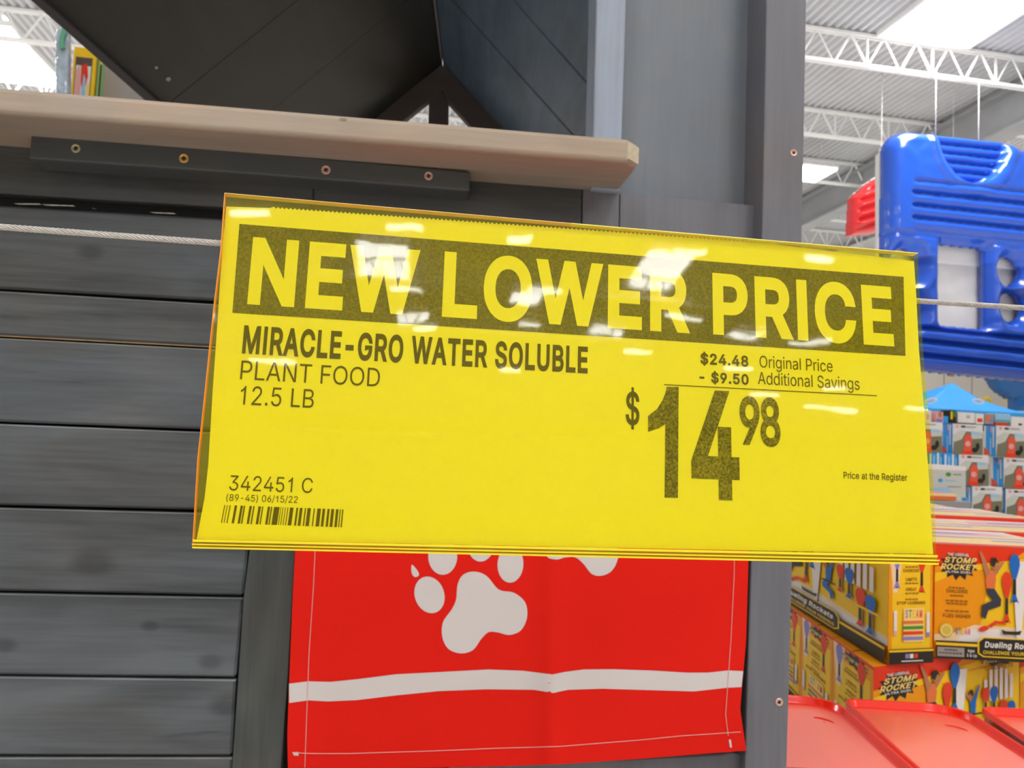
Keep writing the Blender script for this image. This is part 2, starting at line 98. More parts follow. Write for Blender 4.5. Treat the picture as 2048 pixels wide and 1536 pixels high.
SC.view_settings.exposure = 0.85; SC.view_settings.gamma = 1.0; SC.view_settings.use_curve_mapping = False

# ------------------------------------------------------------------ light
WORLD = 0.85
SKY_L = 13.0
FIX_L = 12.0
wd = bpy.data.worlds.new('store_air'); SC.world = wd; wd.use_nodes = True
wd.node_tree.nodes['Background'].inputs[0].default_value = (0.93, 0.97, 1.0, 1)
wd.node_tree.nodes['Background'].inputs[1].default_value = WORLD

def area(name, loc, target, sx, sy, power, col=(1, 1, 1)):
    l = bpy.data.lights.new(name, 'AREA'); l.shape = 'RECTANGLE'; l.size = sx; l.size_y = sy
    l.energy = power; l.color = col
    o = bpy.data.objects.new(name, l); COL.objects.link(o); o.location = loc
    o.rotation_euler = (V(target)-V(loc)).to_track_quat('-Z', 'Y').to_euler()
    return o

# ------------------------------------------------------------------ pixel -> place
def ray(px, py): return CR*((px-1024)/F) - CU*((py-768)/F) + CF
def onY(px, py, Y):
    r = ray(px, py); return EYE + r*(Y/r.y)
def onZ(px, py, z):
    r = ray(px, py); return EYE + r*((z-EYE.z)/r.z)
def onPlane(px, py, P, n):
    r = ray(px, py); return EYE + r*((P-EYE).dot(n)/r.dot(n))
def proj(P):
    d = P-EYE; z = d.dot(CF); return 1024+F*d.dot(CR)/z, 768-F*d.dot(CU)/z
def flat(v): return V((v.x, v.y, 0)).normalized()
E2 = flat(ray(752, 858)); E1 = V((E2.y, -E2.x, 0))       # the store's own grid
def store(a, b, z): return E1*a + E2*b + V((0, 0, z))
def onB(px, py, b): return onPlane(px, py, EYE+E2*b, E2)

# added unseen fill light, faces up to brighten the roof deck
area('deck_fill_light', tuple(store(2, -2, 4.6)), tuple(store(2, -2, 9)), 56, 56, 3300, (1, .99, .97))

# ------------------------------------------------------------------ materials
def nd(nt, t, **kw):
    n = nt.nodes.new(t)
    for k, v in kw.items(): setattr(n, k, v)
    return n
MATS = {}
def mat(name, col, rough=0.5, metal=0.0, spec=0.5, coat=0.0, var=0.0, scale=30, bump=0.0, emit=None, trans=0.0, mottle=None):
    if name in MATS: return MATS[name]
    m = bpy.data.materials.new(name); m.use_nodes = True; nt = m.node_tree
    b = nt.nodes['Principled BSDF']
    b.inputs['Base Color'].default_value = (*col, 1); b.inputs['Roughness'].default_value = rough
    b.inputs['Metallic'].default_value = metal; b.inputs['Specular IOR Level'].default_value = spec
    b.inputs['Coat Weight'].default_value = coat
    if trans: b.inputs['Transmission Weight'].default_value = trans
    if emit: b.inputs['Emission Color'].default_value = (*emit[:3], 1); b.inputs['Emission Strength'].default_value = emit[3]
    if var or bump:
        tc = nd(nt, 'ShaderNodeTexCoord'); nz = nd(nt, 'ShaderNodeTexNoise'); nz.inputs['Scale'].default_value = scale
        nz.inputs['Detail'].default_value = 4
        nt.links.new(tc.outputs['Object'], nz.inputs['Vector'])
        if var:
            mx = nd(nt, 'ShaderNodeMix', data_type='RGBA')
            c1 = mottle or tuple(min(1, c*(1+var)) for c in col); c0 = tuple(c*(1-var) for c in col)
            mx.inputs[6].default_value = (*c0, 1); mx.inputs[7].default_value = (*c1, 1)
            mr = nd(nt, 'ShaderNodeMapRange'); mr.inputs[1].default_value = .3; mr.inputs[2].default_value = .7
            nt.links.new(nz.outputs[0], mr.inputs[0]); nt.links.new(mr.outputs[0], mx.inputs[0]); nt.links.new(mx.outputs[2], b.inputs['Base Color'])
        if bump:
            bp = nd(nt, 'ShaderNodeBump'); bp.inputs['Strength'].default_value = bump; bp.inputs['Distance'].default_value = 0.002
            nt.links.new(nz.outputs[0], bp.inputs['Height']); nt.links.new(bp.outputs[0], b.inputs['Normal'])
    MATS[name] = m; return m

def wood(name, col, axis='X', knots=(), rough=0.5, contrast=0.5, scratch=0.0, bump=0.35):
    """painted timber: grain runs along axis; knots = world positions (x, z, radius)"""
    m = bpy.data.materials.new(name); m.use_nodes = True; nt = m.node_tree; L = nt.links.new
    b = nt.nodes['Principled BSDF']; b.inputs['Roughness'].default_value = rough
    g = nd(nt, 'ShaderNodeNewGeometry')
    def scaled(s):
        mp = nd(nt, 'ShaderNodeMapping'); mp.inputs['Scale'].default_value = s; L(g.outputs['Position'], mp.inputs['Vector']); return mp
    ks = {'X': (1.2, 20, 16), 'Z': (16, 20, 1.2), 'Y': (20, 1.2, 16)}[axis]
    kf = {'X': (6, 150, 130), 'Z': (130, 150, 6), 'Y': (130, 6, 130)}[axis]
    kb = {'X': (2.5, 6, 7), 'Z': (7, 6, 2.5), 'Y': (6, 2.5, 6)}[axis]
    def noi(s, detail, dist=0.0, rgh=.55):
        n = nd(nt, 'ShaderNodeTexNoise'); n.inputs['Scale'].default_value = 1; n.inputs['Detail'].default_value = detail
        n.inputs['Distortion'].default_value = dist; n.inputs['Roughness'].default_value = rgh
        L(scaled(s).outputs[0], n.inputs['Vector']); return n
    n1 = noi(ks, 5, 0.6); n2 = noi(kf, 3, 0.3); n3 = noi(kb, 3, 0.8)
    def math_(op, a, bb, c=None, clamp=False):
        q = nd(nt, 'ShaderNodeMath', operation=op); q.use_clamp = clamp
        for i, v in enumerate((a, bb, c)):
            if v is None: continue
            if isinstance(v, (int, float)): q.inputs[i].default_value = v
            else: L(v, q.inputs[i])
        return q.outputs[0]
    s = math_('MULTIPLY', n1.outputs[0], 0.45)
    s = math_('MULTIPLY_ADD', n2.outputs[0], 0.25, s)
    s = math_('MULTIPLY_ADD', n3.outputs[0], 0.5, s)          # about 0.6 mean
    dark = None
    for (kx, kz, kr) in knots:
        mp = nd(nt, 'ShaderNodeMapping'); mp.vector_type = 'POINT'
        sx = 0.62/kr; sz = 1.0/kr
        mp.inputs['Location'].default_value = (-kx*sx, 0, -kz*sz); mp.inputs['Scale'].default_value = (sx, 0, sz)
        L(g.outputs['Position'], mp.inputs['Vector'])
        ln = nd(nt, 'ShaderNodeVectorMath', operation='LENGTH'); L(mp.outputs[0], ln.inputs[0])
        d = math_('MULTIPLY_ADD', n1.outputs[0], 0.9, math_('SUBTRACT', ln.outputs['Value'], 0.45))
        k = nd(nt, 'ShaderNodeMapRange'); k.interpolation_type = 'SMOOTHSTEP'
        k.inputs[1].default_value = 0.35; k.inputs[2].default_value = 1.25; k.inputs[3].default_value = 1; k.inputs[4].default_value = 0
        L(d, k.inputs[0]); dark = k.outputs[0] if dark is None else math_('MAXIMUM', dark, k.outputs[0])
    mr = nd(nt, 'ShaderNodeMapRange'); mr.inputs[1].default_value = .44; mr.inputs[2].default_value = .76
    mr.inputs[3].default_value = 1-contrast; mr.inputs[4].default_value = 1+contrast
    L(s, mr.inputs[0]); f = mr.outputs[0]
    n5 = noi({'X': (2.0, 30, 42), 'Z': (42, 30, 2.0), 'Y': (30, 2.0, 42)}[axis], 4, 1.2, .6)
    ck = nd(nt, 'ShaderNodeMapRange'); ck.inputs[1].default_value = .66; ck.inputs[2].default_value = .74; ck.inputs[3].default_value = 1.0; ck.inputs[4].default_value = 1-contrast*.75
    L(n5.outputs[0], ck.inputs[0]); f = math_('MULTIPLY', f, ck.outputs[0])
    if dark is not None: f = math_('MULTIPLY', f, math_('MULTIPLY_ADD', dark, -0.42, 1.0))
    vm = nd(nt, 'ShaderNodeVectorMath', operation='SCALE'); vm.inputs[0].default_value = col; L(f, vm.inputs['Scale'])
    # patches of warmer, browner wear
    n4 = noi((3, 3, 5), 2, .5); mx = nd(nt, 'ShaderNodeMix', data_type='RGBA')
    wr = nd(nt, 'ShaderNodeMapRange'); wr.inputs[1].default_value = .45; wr.inputs[2].default_value = .75; wr.inputs[4].default_value = .7
    L(n4.outputs[0], wr.inputs[0]); L(wr.outputs[0], mx.inputs[0])
    L(vm.outputs[0], mx.inputs[6])
    warm = tuple(c*w for c, w in zip(col, (1.18, 1.0, 0.84)))
    vm2 = nd(nt, 'ShaderNodeVectorMath', operation='SCALE'); vm2.inputs[0].default_value = warm; L(f, vm2.inputs['Scale'])
    L(vm2.outputs[0], mx.inputs[7]); L(mx.outputs[2], b.inputs['Base Color'])
    bp = nd(nt, 'ShaderNodeBump'); bp.inputs['Strength'].default_value = bump; bp.inputs['Distance'].default_value = 0.0015
    L(s, bp.inputs['Height']); L(bp.outputs[0], b.inputs['Normal'])
    return m

# ------------------------------------------------------------------ object helpers
def mesh(name, verts, faces, material, parent=None, smooth=False, mi=None):
    me = bpy.data.meshes.new(name); me.from_pydata([tuple(v) for v in verts], [], faces)
    mats = material if isinstance(material, (list, tuple)) else [material]
    for mm in mats: me.materials.append(mm)
    if mi: me.polygons.foreach_set('material_index', mi)
    if smooth: me.polygons.foreach_set('use_smooth', [True]*len(me.polygons))
    me.update()
    o = bpy.data.objects.new(name, me); COL.objects.link(o)
    if parent: attach(o, parent)
    return o
def attach(o, parent):
    o.parent = parent
    w = parent.location.copy(); p = parent
    inv = WM[parent.name].inverted() if parent.name in WM else Matrix.Identity(4)
    o.matrix_parent_inverse = inv
WM = {}
def tag(o, label, cat, group=None, kind=None):
    if label: o['label'] = label
    if cat: o['category'] = cat
    if group: o['group'] = group
    if kind: o['kind'] = kind
    return o
def thing(name, loc, label, cat, group=None):
    o = bpy.data.objects.new(name, None); COL.objects.link(o); o.location = loc; o.empty_display_size = .05
    WM[o.name] = Matrix.Translation(V(loc)); return tag(o, label, cat, group)
def struct(o): o['kind'] = 'structure'; return o

def bevelled(name, verts, faces, material, parent, c=0.0, seg=1, smooth=False):
    bm = bmesh.new(); vs = [bm.verts.new(v) for v in verts]
    for f in faces: bm.faces.new([vs[i] for i in f])
    bmesh.ops.recalc_face_normals(bm, faces=bm.faces)
    if c: bmesh.ops.bevel(bm, geom=list(bm.edges), offset=c, segments=seg, affect='EDGES', profile=.5, clamp_overlap=True)
    me = bpy.data.meshes.new(name); bm.to_mesh(me); bm.free()
    me.materials.append(material)
    if smooth: me.polygons.foreach_set('use_smooth', [True]*len(me.polygons))
    o = bpy.data.objects.new(name, me); COL.objects.link(o)
    if parent: attach(o, parent)
    return o
def prism_pts(front, d):
    n = len(front); back = [p+d for p in front]
    return list(front)+back, [tuple(range(n)), tuple(range(2*n-1, n-1, -1))]+[(i, (i+1) % n, n+(i+1) % n, n+i) for i in range(n)]
def slab(name, px, Y, thick, material, parent, c=0.0015, seg=1):
    """board whose front lies in the plane y=Y with the measured outline"""
    v, f = prism_pts([onY(x, y, Y) for x, y in px], V((0, thick, 0)))
    return bevelled(name, v, f, material, parent, c, seg)
def box(name, o, ux, uy, uz, material, parent=None, c=0.0, seg=1):
    P = [o, o+ux, o+ux+uy, o+uy]; v, f = prism_pts(P, uz); return bevelled(name, v, f, material, parent, c, seg)
def tube(name, pts, r, material, parent=None, n=8, rad=None):
    vs, fs = [], []
    N = len(pts)
    for i, p in enumerate(pts):
        t = (pts[min(i+1, N-1)]-pts[max(i-1, 0)]).normalized()
        a = t.cross(V((0, 0, 1)) if abs(t.z) < .9 else V((1, 0, 0))).normalized(); b2 = t.cross(a)
        rr = rad[i] if rad else r
        for k in range(n):
            th = 2*math.pi*k/n; vs.append(p+a*(rr*math.cos(th))+b2*(rr*math.sin(th)))
    for i in range(N-1):
        for k in range(n): fs.append((i*n+k, i*n+(k+1) % n, (i+1)*n+(k+1) % n, (i+1)*n+k))
    fs.append(tuple(range(n))[::-1]); fs.append(tuple((N-1)*n+k for k in range(n)))
    if name is None: return vs, fs
    return mesh(name, vs, fs, material, parent, True)
def join(lst):
    V_, F_ = [], []
    for v, f in lst:
        o = len(V_); V_ += v; F_ += [tuple(i+o for i in q) for q in f]
    return V_, F_
def boxvf(o, ux, uy, uz): return prism_pts([o, o+ux, o+ux+uy, o+uy], uz)

# ------------------------------------------------------------------ lettering
GL = {}
for line in GLYPHS.strip('\n').split('\n'):
    ch = line[0]; adv, rest = line[2:].split(' ', 1)
    GL[ch] = (int(adv), [[(int(n[i]), int(n[i+1])) for i in range(0, len(n), 2)] for n in (q.split(',') for q in rest.split('|'))])
GL['I'] = (186, [[(61, 0), (61, 509), (125, 509), (125, 0)]])
GL['l'] = (175, [[(56, 0), (56, 509), (118, 509), (118, 0)]])
GL['1'] = (400, [[(262, 0), (198, 0), (198, 392), (155, 358), (92, 328), (92, 388), (150, 425), (198, 468), (224, 511), (262, 511)]])
GL[' '] = (200, [])
def offs(poly, d):
    n = len(poly); out = []
    for i in range(n):
        p, q, r = V(poly[i-1]), V(poly[i]), V(poly[(i+1) % n])
        a = (q-p); b = (r-q)
        if a.length < 1e-6 or b.length < 1e-6: out.append(tuple(q)); continue
        a.normalize(); b.normalize()
        na = V((-a.y, a.x)); nb = V((-b.y, b.x)); s = na+nb
        if s.length < .3: out.append(tuple(q+na*d)); continue
        s.normalize(); k = d/max(s.dot(na), .45); out.append(tuple(q+s*k))
    return out
def area2(p): return sum(p[i-1][0]*p[i][1]-p[i][0]*p[i-1][1] for i in range(len(p)))/2
def wind(x, y, polys):
    w = 0
    for p in polys:
        for i in range(len(p)):
            x0, y0 = p[i-1]; x1, y1 = p[i]
            if y0 <= y:
                if y1 > y and (x1-x0)*(y-y0)-(x-x0)*(y1-y0) > 0: w += 1
            elif y1 <= y and (x1-x0)*(y-y0)-(x-x0)*(y1-y0) < 0: w -= 1
    return w
def fill(polys):
    pts, eds = [], []
    for p in polys:
        o = len(pts); n = len(p); pts += [V(q) for q in p]; eds += [(o+i, o+(i+1) % n) for i in range(n)]
    v, e, f, *_ = delaunay_2d_cdt(pts, eds, [], 0, 1e-7)
    out = []
    for t in f:
        cx = sum(v[i].x for i in t)/len(t); cy = sum(v[i].y for i in t)/len(t)
        if wind(cx, cy, polys) != 0: out.append(tuple(t))
    return [tuple(q) for q in v], out
GC = {}
def glyph(ch, bold):
    k = (ch, bold)
    if k not in GC:
        adv, ps = GL[ch]
        qs = ps
        if bold and ps:
            big = max(ps, key=lambda p: abs(area2(p))); sg = 1 if area2(big) > 0 else -1
            qs = [offs(p, -sg*bold) for p in ps]
        GC[k] = fill(qs) if ps else ([], [])
        if not ps: qs = []
    return GC[k]
def text2d(s, bold=0, track=0):
    """ink box normalised: x 0..1, y in cap heights from the baseline"""
    vs, fs = [], []; x = 0
    for ch in s:
        v, f = glyph(ch, bold); o = len(vs)
        vs += [(p[0]+x, p[1]) for p in v]; fs += [tuple(i+o for i in t) for t in f]
        x += GL[ch][0]+track+(bold*1.6 if bold else 0)
    used = {i for t in fs for i in t}
    x0 = min(vs[i][0] for i in used); x1 = max(vs[i][0] for i in used)
    lo, hi = -bold, 509+bold
    return [((p[0]-x0)/(x1-x0), (p[1]-lo)/(hi-lo)) for p in vs], fs

class Art:
    """flat print: coloured shapes on a face; uv -> place by a map, later layers a hair prouder"""
    def __init__(s, mp): s.mp = mp; s.v = []; s.f = []; s.mi = []; s.m = []; s.k = 0
    def add(s, v2, f, m, lift=None):
        s.k += 1; h = lift if lift is not None else s.k
        if m not in s.m: s.m.append(m)
        o = len(s.v); s.v += [s.mp(p[0], p[1], h) for p in v2]; s.f += [tuple(i+o for i in t) for t in f]
        s.mi += [s.m.index(m)]*len(f)
    def poly(s, p, m): s.add(p, [tuple(range(len(p)))], m)
    def shape(s, polys, m): v, f = fill(polys); s.add(v, f, m)
    def rect(s, x0, y0, x1, y1, m): s.poly([(x0, y0), (x1, y0), (x1, y1), (x0, y1)], m)
    def ell(s, cx, cy, rx, ry, m, rot=0, n=18):
        c, q = math.cos(rot), math.sin(rot)
        s.poly([(cx+rx*math.cos(t)*c-ry*math.sin(t)*q, cy+rx*math.cos(t)*q+ry*math.sin(t)*c) for t in (2*math.pi*i/n for i in range(n))], m)
    def text(s, t, x0, y0, x1, h, m, bold=0, shear=0):
        v, f = text2d(t, bold); s.add([(x0+p[0]*(x1-x0)+shear*h*p[1], y0+p[1]*h) for p in v], f, m)
    def build(s, name, parent): return mesh(name, s.v, s.f, s.m, parent, False, s.mi)

def smooth_closed(pts, n=6):
    out = []; N = len(pts)
    for i in range(N):
        p0, p1, p2, p3 = (V(pts[(i+j-1) % N]) for j in range(4))
        for k in range(n):
            t = k/n
            out.append(tuple(.5*((2*p1)+(p2-p0)*t+(2*p0-5*p1+4*p2-p3)*t*t+(3*p1-p0-3*p2+p3)*t**3)))
    return out
# ================================================================== SETTING
M_floor = mat('polished_concrete', (.60, .55, .49), rough=.35, var=.12, scale=2.0)
M_wall = mat('cream_wall_paint', (.74, .69, .62), rough=.7, var=.03, scale=.5)
M_deck = mat('painted_steel_deck', (.55, .555, .57), rough=.6, var=.06, scale=1.2)
M_steel = mat('white_painted_steel', (.86, .86, .85), rough=.5)
M_duct = mat('grey_girder_paint', (.34, .35, .36), rough=.5, var=.1, scale=1)
M_sky = mat('skylight_diffuser', (.9, .9, .9), emit=(1, .99, .97, SKY_L))
M_fix = mat('lamp_diffuser', (.9, .9, .85), emit=(1, .985, .93, FIX_L))
M_seam = mat('wall_joint_taupe', (.45, .42, .38), rough=.9)  # darker tone of the wall panel joints
CEIL = 8.5
def rectb(a0, b0, a1, b1, z0, z1): return boxvf(store(a0, b0, z0), E1*(a1-a0), E2*(b1-b0), V((0, 0, z1-z0)))
v, f = rectb(-45, -40, 50, 27.3, -.2, 0); struct(mesh('floor', v, f, M_floor))
# ceiling: trapezoid steel deck, ribs running away from the camera
vs, fs = [], []
prof = []; a = -30.0; per = .15
while a < 34:
    prof += [(a, CEIL), (a+.055, CEIL), (a+.085, CEIL+.055), (a+.12, CEIL+.055)]; a += per
for b_ in (-32, 27.1):
    for (a_, z_) in prof: vs.append(store(a_, b_, z_))
n = len(prof)
for i in range(n-1): fs.append((i, i+1, n+i+1, n+i))
v, f = rectb(-30, -32, 34, 27.1, CEIL+.08, CEIL+.14)
ceiling = struct(mesh('ceiling', *join([(vs, fs), (v, f)]), M_deck))
v, f = rectb(-30, 27, 34, 27.2, 0, CEIL); wall_back = struct(mesh('wall_back', v, f, M_wall))
for i in range(0, 22):
    a = -3+i*1.25
    v, f = rectb(a, 26.97, a+.03, 27.0, 0, CEIL); mesh('wall_joint', v, f, M_seam, wall_back)
v, f = rectb(33.8, -32, 34, 27, 0, CEIL); struct(mesh('wall_right', v, f, M_wall))
v, f = rectb(-30, -32.2, 34, -32, 0, CEIL); struct(mesh('wall_front', v, f, M_wall))
v, f = rectb(-30, -32, -29.8, 27, 0, CEIL); struct(mesh('wall_left', v, f, M_wall))

# bar joists across, each one liftable: parts of the ceiling
def joist(b, a0, a1, zt=CEIL-.02, zb=7.9):
    L = []
    for z0, z1 in ((zt-.05, zt), (zb, zb+.05)):
        for db in (-.055, .012): L.append(rectb(a0, b+db, a1, b+db+.045, z0, z1))
    x = a0; k = 0; w = .62
    while x < a1-w:
        for (p, q) in (((x, zb+.02), (x+w*.48, zt-.03)), ((x+w*.52, zt-.03), (x+w, zb+.02))):
            A = store(p[0], b, p[1]); B = store(q[0], b, q[1])
            r = .024 if k % 2 else .016
            L.append(tube(None, [A, B], r, None, n=5))
        if k % 2 == 0: L.append(tube(None, [store(x, b, zb+.02), store(x, b, zt-.03)], .022, None, n=5))
        x += w; k += 1
    return mesh('roof_joist', *join(L), M_steel, ceiling)
for b in (-26, -20.3, -17.4, -14.5, -11.6, -8.7, 8.7, 11.47, 14.33, 16.9, 19.7, 22.5, 25.3):
    joist(b, -12, 22)
for a in (11.3, 15.5, -16):
    L = [rectb(a, -20, a+.42, 27, 7.55, 7.6), rectb(a, -20, a+.42, 27, 8.28, 8.33), rectb(a+.16, -20, a+.26, 27, 7.6, 8.28)]
    mesh('roof_girder', *join(L), M_duct if a == 11.3 else M_steel, ceiling)
# skylights
def skylight(a0, b0, a1, b1):
    v, f = rectb(a0, b0, a1, b1, CEIL-.035, CEIL-.005); o = mesh('skylight', v, f, M_sky, ceiling)
    L = [rectb(a0-.06, b0, a0, b1, CEIL-.09, CEIL), rectb(a1, b0, a1+.06, b1, CEIL-.09, CEIL),
         rectb(a0-.06, b0-.06, a1+.06, b0, CEIL-.09, CEIL), rectb(a0-.06, b1, a1+.06, b1+.06, CEIL-.09, CEIL)]
    mesh('skylight_curb', *join(L), M_steel, o)
skylight(8.0, 7.6, 9.63, 11.3); skylight(-8.9, 14.9, -6.9, 17.5); skylight(-8.9, 8.9, -6.9, 11.3); skylight(19, 19, 20.6, 22)
for (a, b) in ((-1.35, -15.7), (4.7, -15.1), (-7.2, -15.4), (-4.2, -10.0), (1.6, -9.6), (7.4, -9.8), (-4.2, -4.6), (1.6, -4.4), (7.4, -4.6), (-10, -7), (13.5, -7)):
    skylight(a, b, a+1.05, b+2.0)
for (a, b) in ((-.6, -18.5), (4.6, -18.6), (8.4, -18.0), (2.2, -16.6), (-6, -19)):
    skylight(a, b, a+.8, b+.8)
# strip lamps hung below the joists, one thing each
lk = 0
def lamp(a, b, w, d, label, group=None):
    o = thing('strip_lamp', store(a+w/2, b+d/2, 7.78), label, 'lamp', group)
    L = [rectb(a-.03, b-.03, a+w+.03, b+d+.03, 7.78, 7.84)]
    L += [tube(None, [store(a+w*t, b+d/2, 7.84), store(a+w*t, b+d/2, CEIL)], .006, None, n=4) for t in (.15, .85)]
    mesh('lamp_housing', *join(L), M_steel, o); v, f = rectb(a, b, a+w, b+d, 7.74, 7.782); mesh('lamp_diffuser', v, f, M_fix, o)
GRP = 'strip lamps on the ceiling behind the viewer'
for (a, b, w) in ((-.65, -14.7, .62), (2.4, -14.2, .6), (5.6, -15.15, .9), (9.2, -16.2, 1.0), (-.1, -17.15, .5), (2.5, -16.5, .5), (5.3, -17.8, .8), (2.4, -20.4, .7),
                  (8.6, -18.9, .8), (-.65, -11.75, .6), (4.7, -11.85, .6), (7.3, -11.9, .6), (-3.3, -11.6, .7), (13.1, -22.8, 1.7), (16.4, -22.2, 1.2), (-4.6, -20.5, 1.3), (1.6, -11.7, .4), (10.6, -21.5, .9), (12.6, -20.6, .6)):
    lamp(a, b, w, .15, 'slim bright strip lamp hanging from white steel joists behind the viewer', GRP)
lamp(9.15, 15.6, .8, .9, 'bright square lamp panel under the joists just right of the charcoal post', None)
p = onPlane(2052, 305, store(0, 15.6, 0), E2)
lamp(p.dot(E1)-.1, 15.2, .9, .7, 'bright lamp panel above the blue inflatable at the right edge', None)

# ================================================================== PLAYHOUSE
COLP = (.084, .096, .108)
KN = [(tuple(onY(x, y, 1.3))[0], tuple(onY(x, y, 1.3))[2], r) for x, y, r in ((186, 1124, .024), (452, 1412, .020), (180, 505, .016), (420, 1325, .016), (10, 1290, .014), (300, 1252, .010))]
W_plank = wood('charcoal_planks', COLP, 'X', KN, rough=.48)
W_edge_lit = wood('edge_highlight_grey', (.185, .20, .22), 'X', (), rough=.4, contrast=.45)  # lighter grey for the painted edge highlights
W_rail = wood('charcoal_rail', (.062, .066, .07), 'X', (), rough=.5)
W_post = wood('charcoal_post', (.155, .155, .180), 'Z', (), rough=.5, contrast=.2)
W_trim = wood('charcoal_trim_board', (.066, .074, .074), 'Z', (), rough=.5, contrast=.5, bump=.6)
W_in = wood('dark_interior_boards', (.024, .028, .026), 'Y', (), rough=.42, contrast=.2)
W_inr = wood('veil_lit_interior_boards', (.10, .155, .235), 'Y', (), rough=.36, contrast=.3)  # right slope: bluish light veil put into the board colour
W_gable = wood('brown_black_gable', (.115, .100, .095), 'X', (), rough=.6, contrast=.1)
W_shelf = wood('taupe_shelf_board', (.42, .345, .275), 'X', (), rough=.5, contrast=.16, bump=.15)
M_end = mat('raw_pine_end_grain', (.66, .56, .40), rough=.6, var=.12, scale=120)
M_raw = mat('raw_pine_edge', (.62, .40, .16), rough=.6, var=.2, scale=60)
M_back = mat('black_backing', (.012, .013, .013), rough=.9)
M_slit_tip = mat('cream_slit_light_and_tips', (.6, .58, .5), rough=.7, var=.3, scale=90)  # cream for painted slit light, also the screw tips
house = thing('wooden_playhouse', (0, 1.6, 0), 'charcoal painted wooden playhouse with plank wall, serving shelf and gable roof', 'playhouse')
def ext(p, q, x):   # follow the measured line p-q to pixel column x
    return (x, p[1]+(q[1]-p[1])*(x-p[0])/(q[0]-p[0]))
XL = -620
# siding: (top line, bottom line, right end top, right end bottom)
rows = [(((0, 411), (440, 437)), ((0, 577), (427, 600)), 536, 528),
        (((0, 582), (427, 608)), ((0, 670), (420, 692)), 528, 524),
        (((0, 676), (417, 698)), ((0, 843), (400, 858)), 524, 512),
        (((0, 848), (400, 864)), ((0, 1010), (385, 1019)), 512, 503),
        (((0, 1016), (385, 1026)), ((0, 1182), (480, 1191)), 503, 487),
        (((0, 1187), (480, 1196)), ((0, 1350), (473, 1355)), 487, 472),
        (((0, 1354), (472, 1360)), ((0, 1511), (465, 1512)), 472, 464),
        (((0, 1516), (463, 1516)), ((0, 1682), (463, 1681)), 465, 460),
        (((0, 1687), (463, 1686)), ((0, 1850), (463, 1847)), 460, 456)]
for i, (t, b, xr0, xr1) in enumerate(rows):
    px = [ext(*t, XL), ext(*t, xr0-1), ext(*b, xr1-1), ext(*b, XL)]
    o = slab('plank', px, 1.3, .02, W_plank, house, .0038, 1)
    if i >= 1:      # painted highlight: paler strip for light caught on the upper arris
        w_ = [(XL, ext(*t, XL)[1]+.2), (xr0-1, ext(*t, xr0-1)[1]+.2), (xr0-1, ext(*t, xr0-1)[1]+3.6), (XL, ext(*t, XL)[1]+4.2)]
        r = slab('edge_highlight', w_, 1.2997, .006, W_edge_lit, o, .0008); r['label'] = 'paler painted highlight along the upper edge of the plank'
    if i == 1:
        e = [(XL, ext(*b, XL)[1]-.5), (xr1-3, ext(*b, xr1-3)[1]-.5), (xr1-3, ext(*b, xr1-3)[1]+2.4), (XL, ext(*b, XL)[1]+2.4)]
        r = slab('raw_edge', e, 1.3045, .004, M_raw, o, 0); r['label'] = 'bare pine edge showing in the joint'
# solid wall core behind the siding, floor to shelf
c0 = onY(XL, 300, 1.322); c1 = onY(620, 300, 1.322)
box('wall_core', V((c0.x, 1.322, 0)), V((c1.x-c0.x, 0, 0)), V((0, .03, 0)), V((0, 0, 1.86)), M_back, house)
# vertical trim board with the curved grain
slab('trim_board', [(537, 437), (627, 446), (590, 1105), (576, 1356), (562, 1536), (553, 1850), (452, 1850), (464, 1536), (487, 1195), (499, 1101)], 1.2985, .022, W_trim, house, .001)
# rail right under the shelf, in three lengths
slab('rail', [(XL, 236), (626, 331), (626, 448), ext((0, 386), (440, 413), 440), ext((0, 386), (440, 413), XL)], 1.3, .03, W_rail, house, .002)
slab('rail', [(627, 331), (1165, 376), (1162, 497), (627, 451)], 1.3, .03, W_rail, house, .002)
slab('corner_block', [(1166, 376), (1239, 382), (1237, 500), (1164, 497)], 1.298, .03, W_post, house, .0015)
slab('rail', [(1240, 386), (1523, 412), (1520, 520), (1238, 506)], 1.3, .03, W_post, house, .0015)
for (x0, y0, x1, y1) in ((28, 406.5, 82, 409), (84, 408.5, 150, 412.5), (300, 424, 352, 428), (184, 416, 190, 418)):  # cream patches painted as light peeking through the gap
    o = slab('slit_light_patch', [(x0, y0), (x1-4, y1-2), (x1, y1), (x0+8, y0+2.2)], 1.3085, .002, M_slit_tip, house, 0)
# frame of the serving window
slab('window_post', [(1194, -160), (1256, -160), (1253, 0), (1244, 283), (1240, 384), (1181, 378), (1186, 275), (1193, 0)], 1.285, .075, wood('flare_pale_post', (.30, .36, .46), 'Z', (), .45, .22, bump=.5), house, .004, 2)  # flare haze over the post put into its pale bluish colour
slab('recessed_panel', [(1235, -200), (1540, -200), (1525, 430), (1225, 402)], 1.345, .015, wood('recessed_panel_paint', (.165, .19, .23), 'Z', (), .42, .1, bump=.1), house, 0)
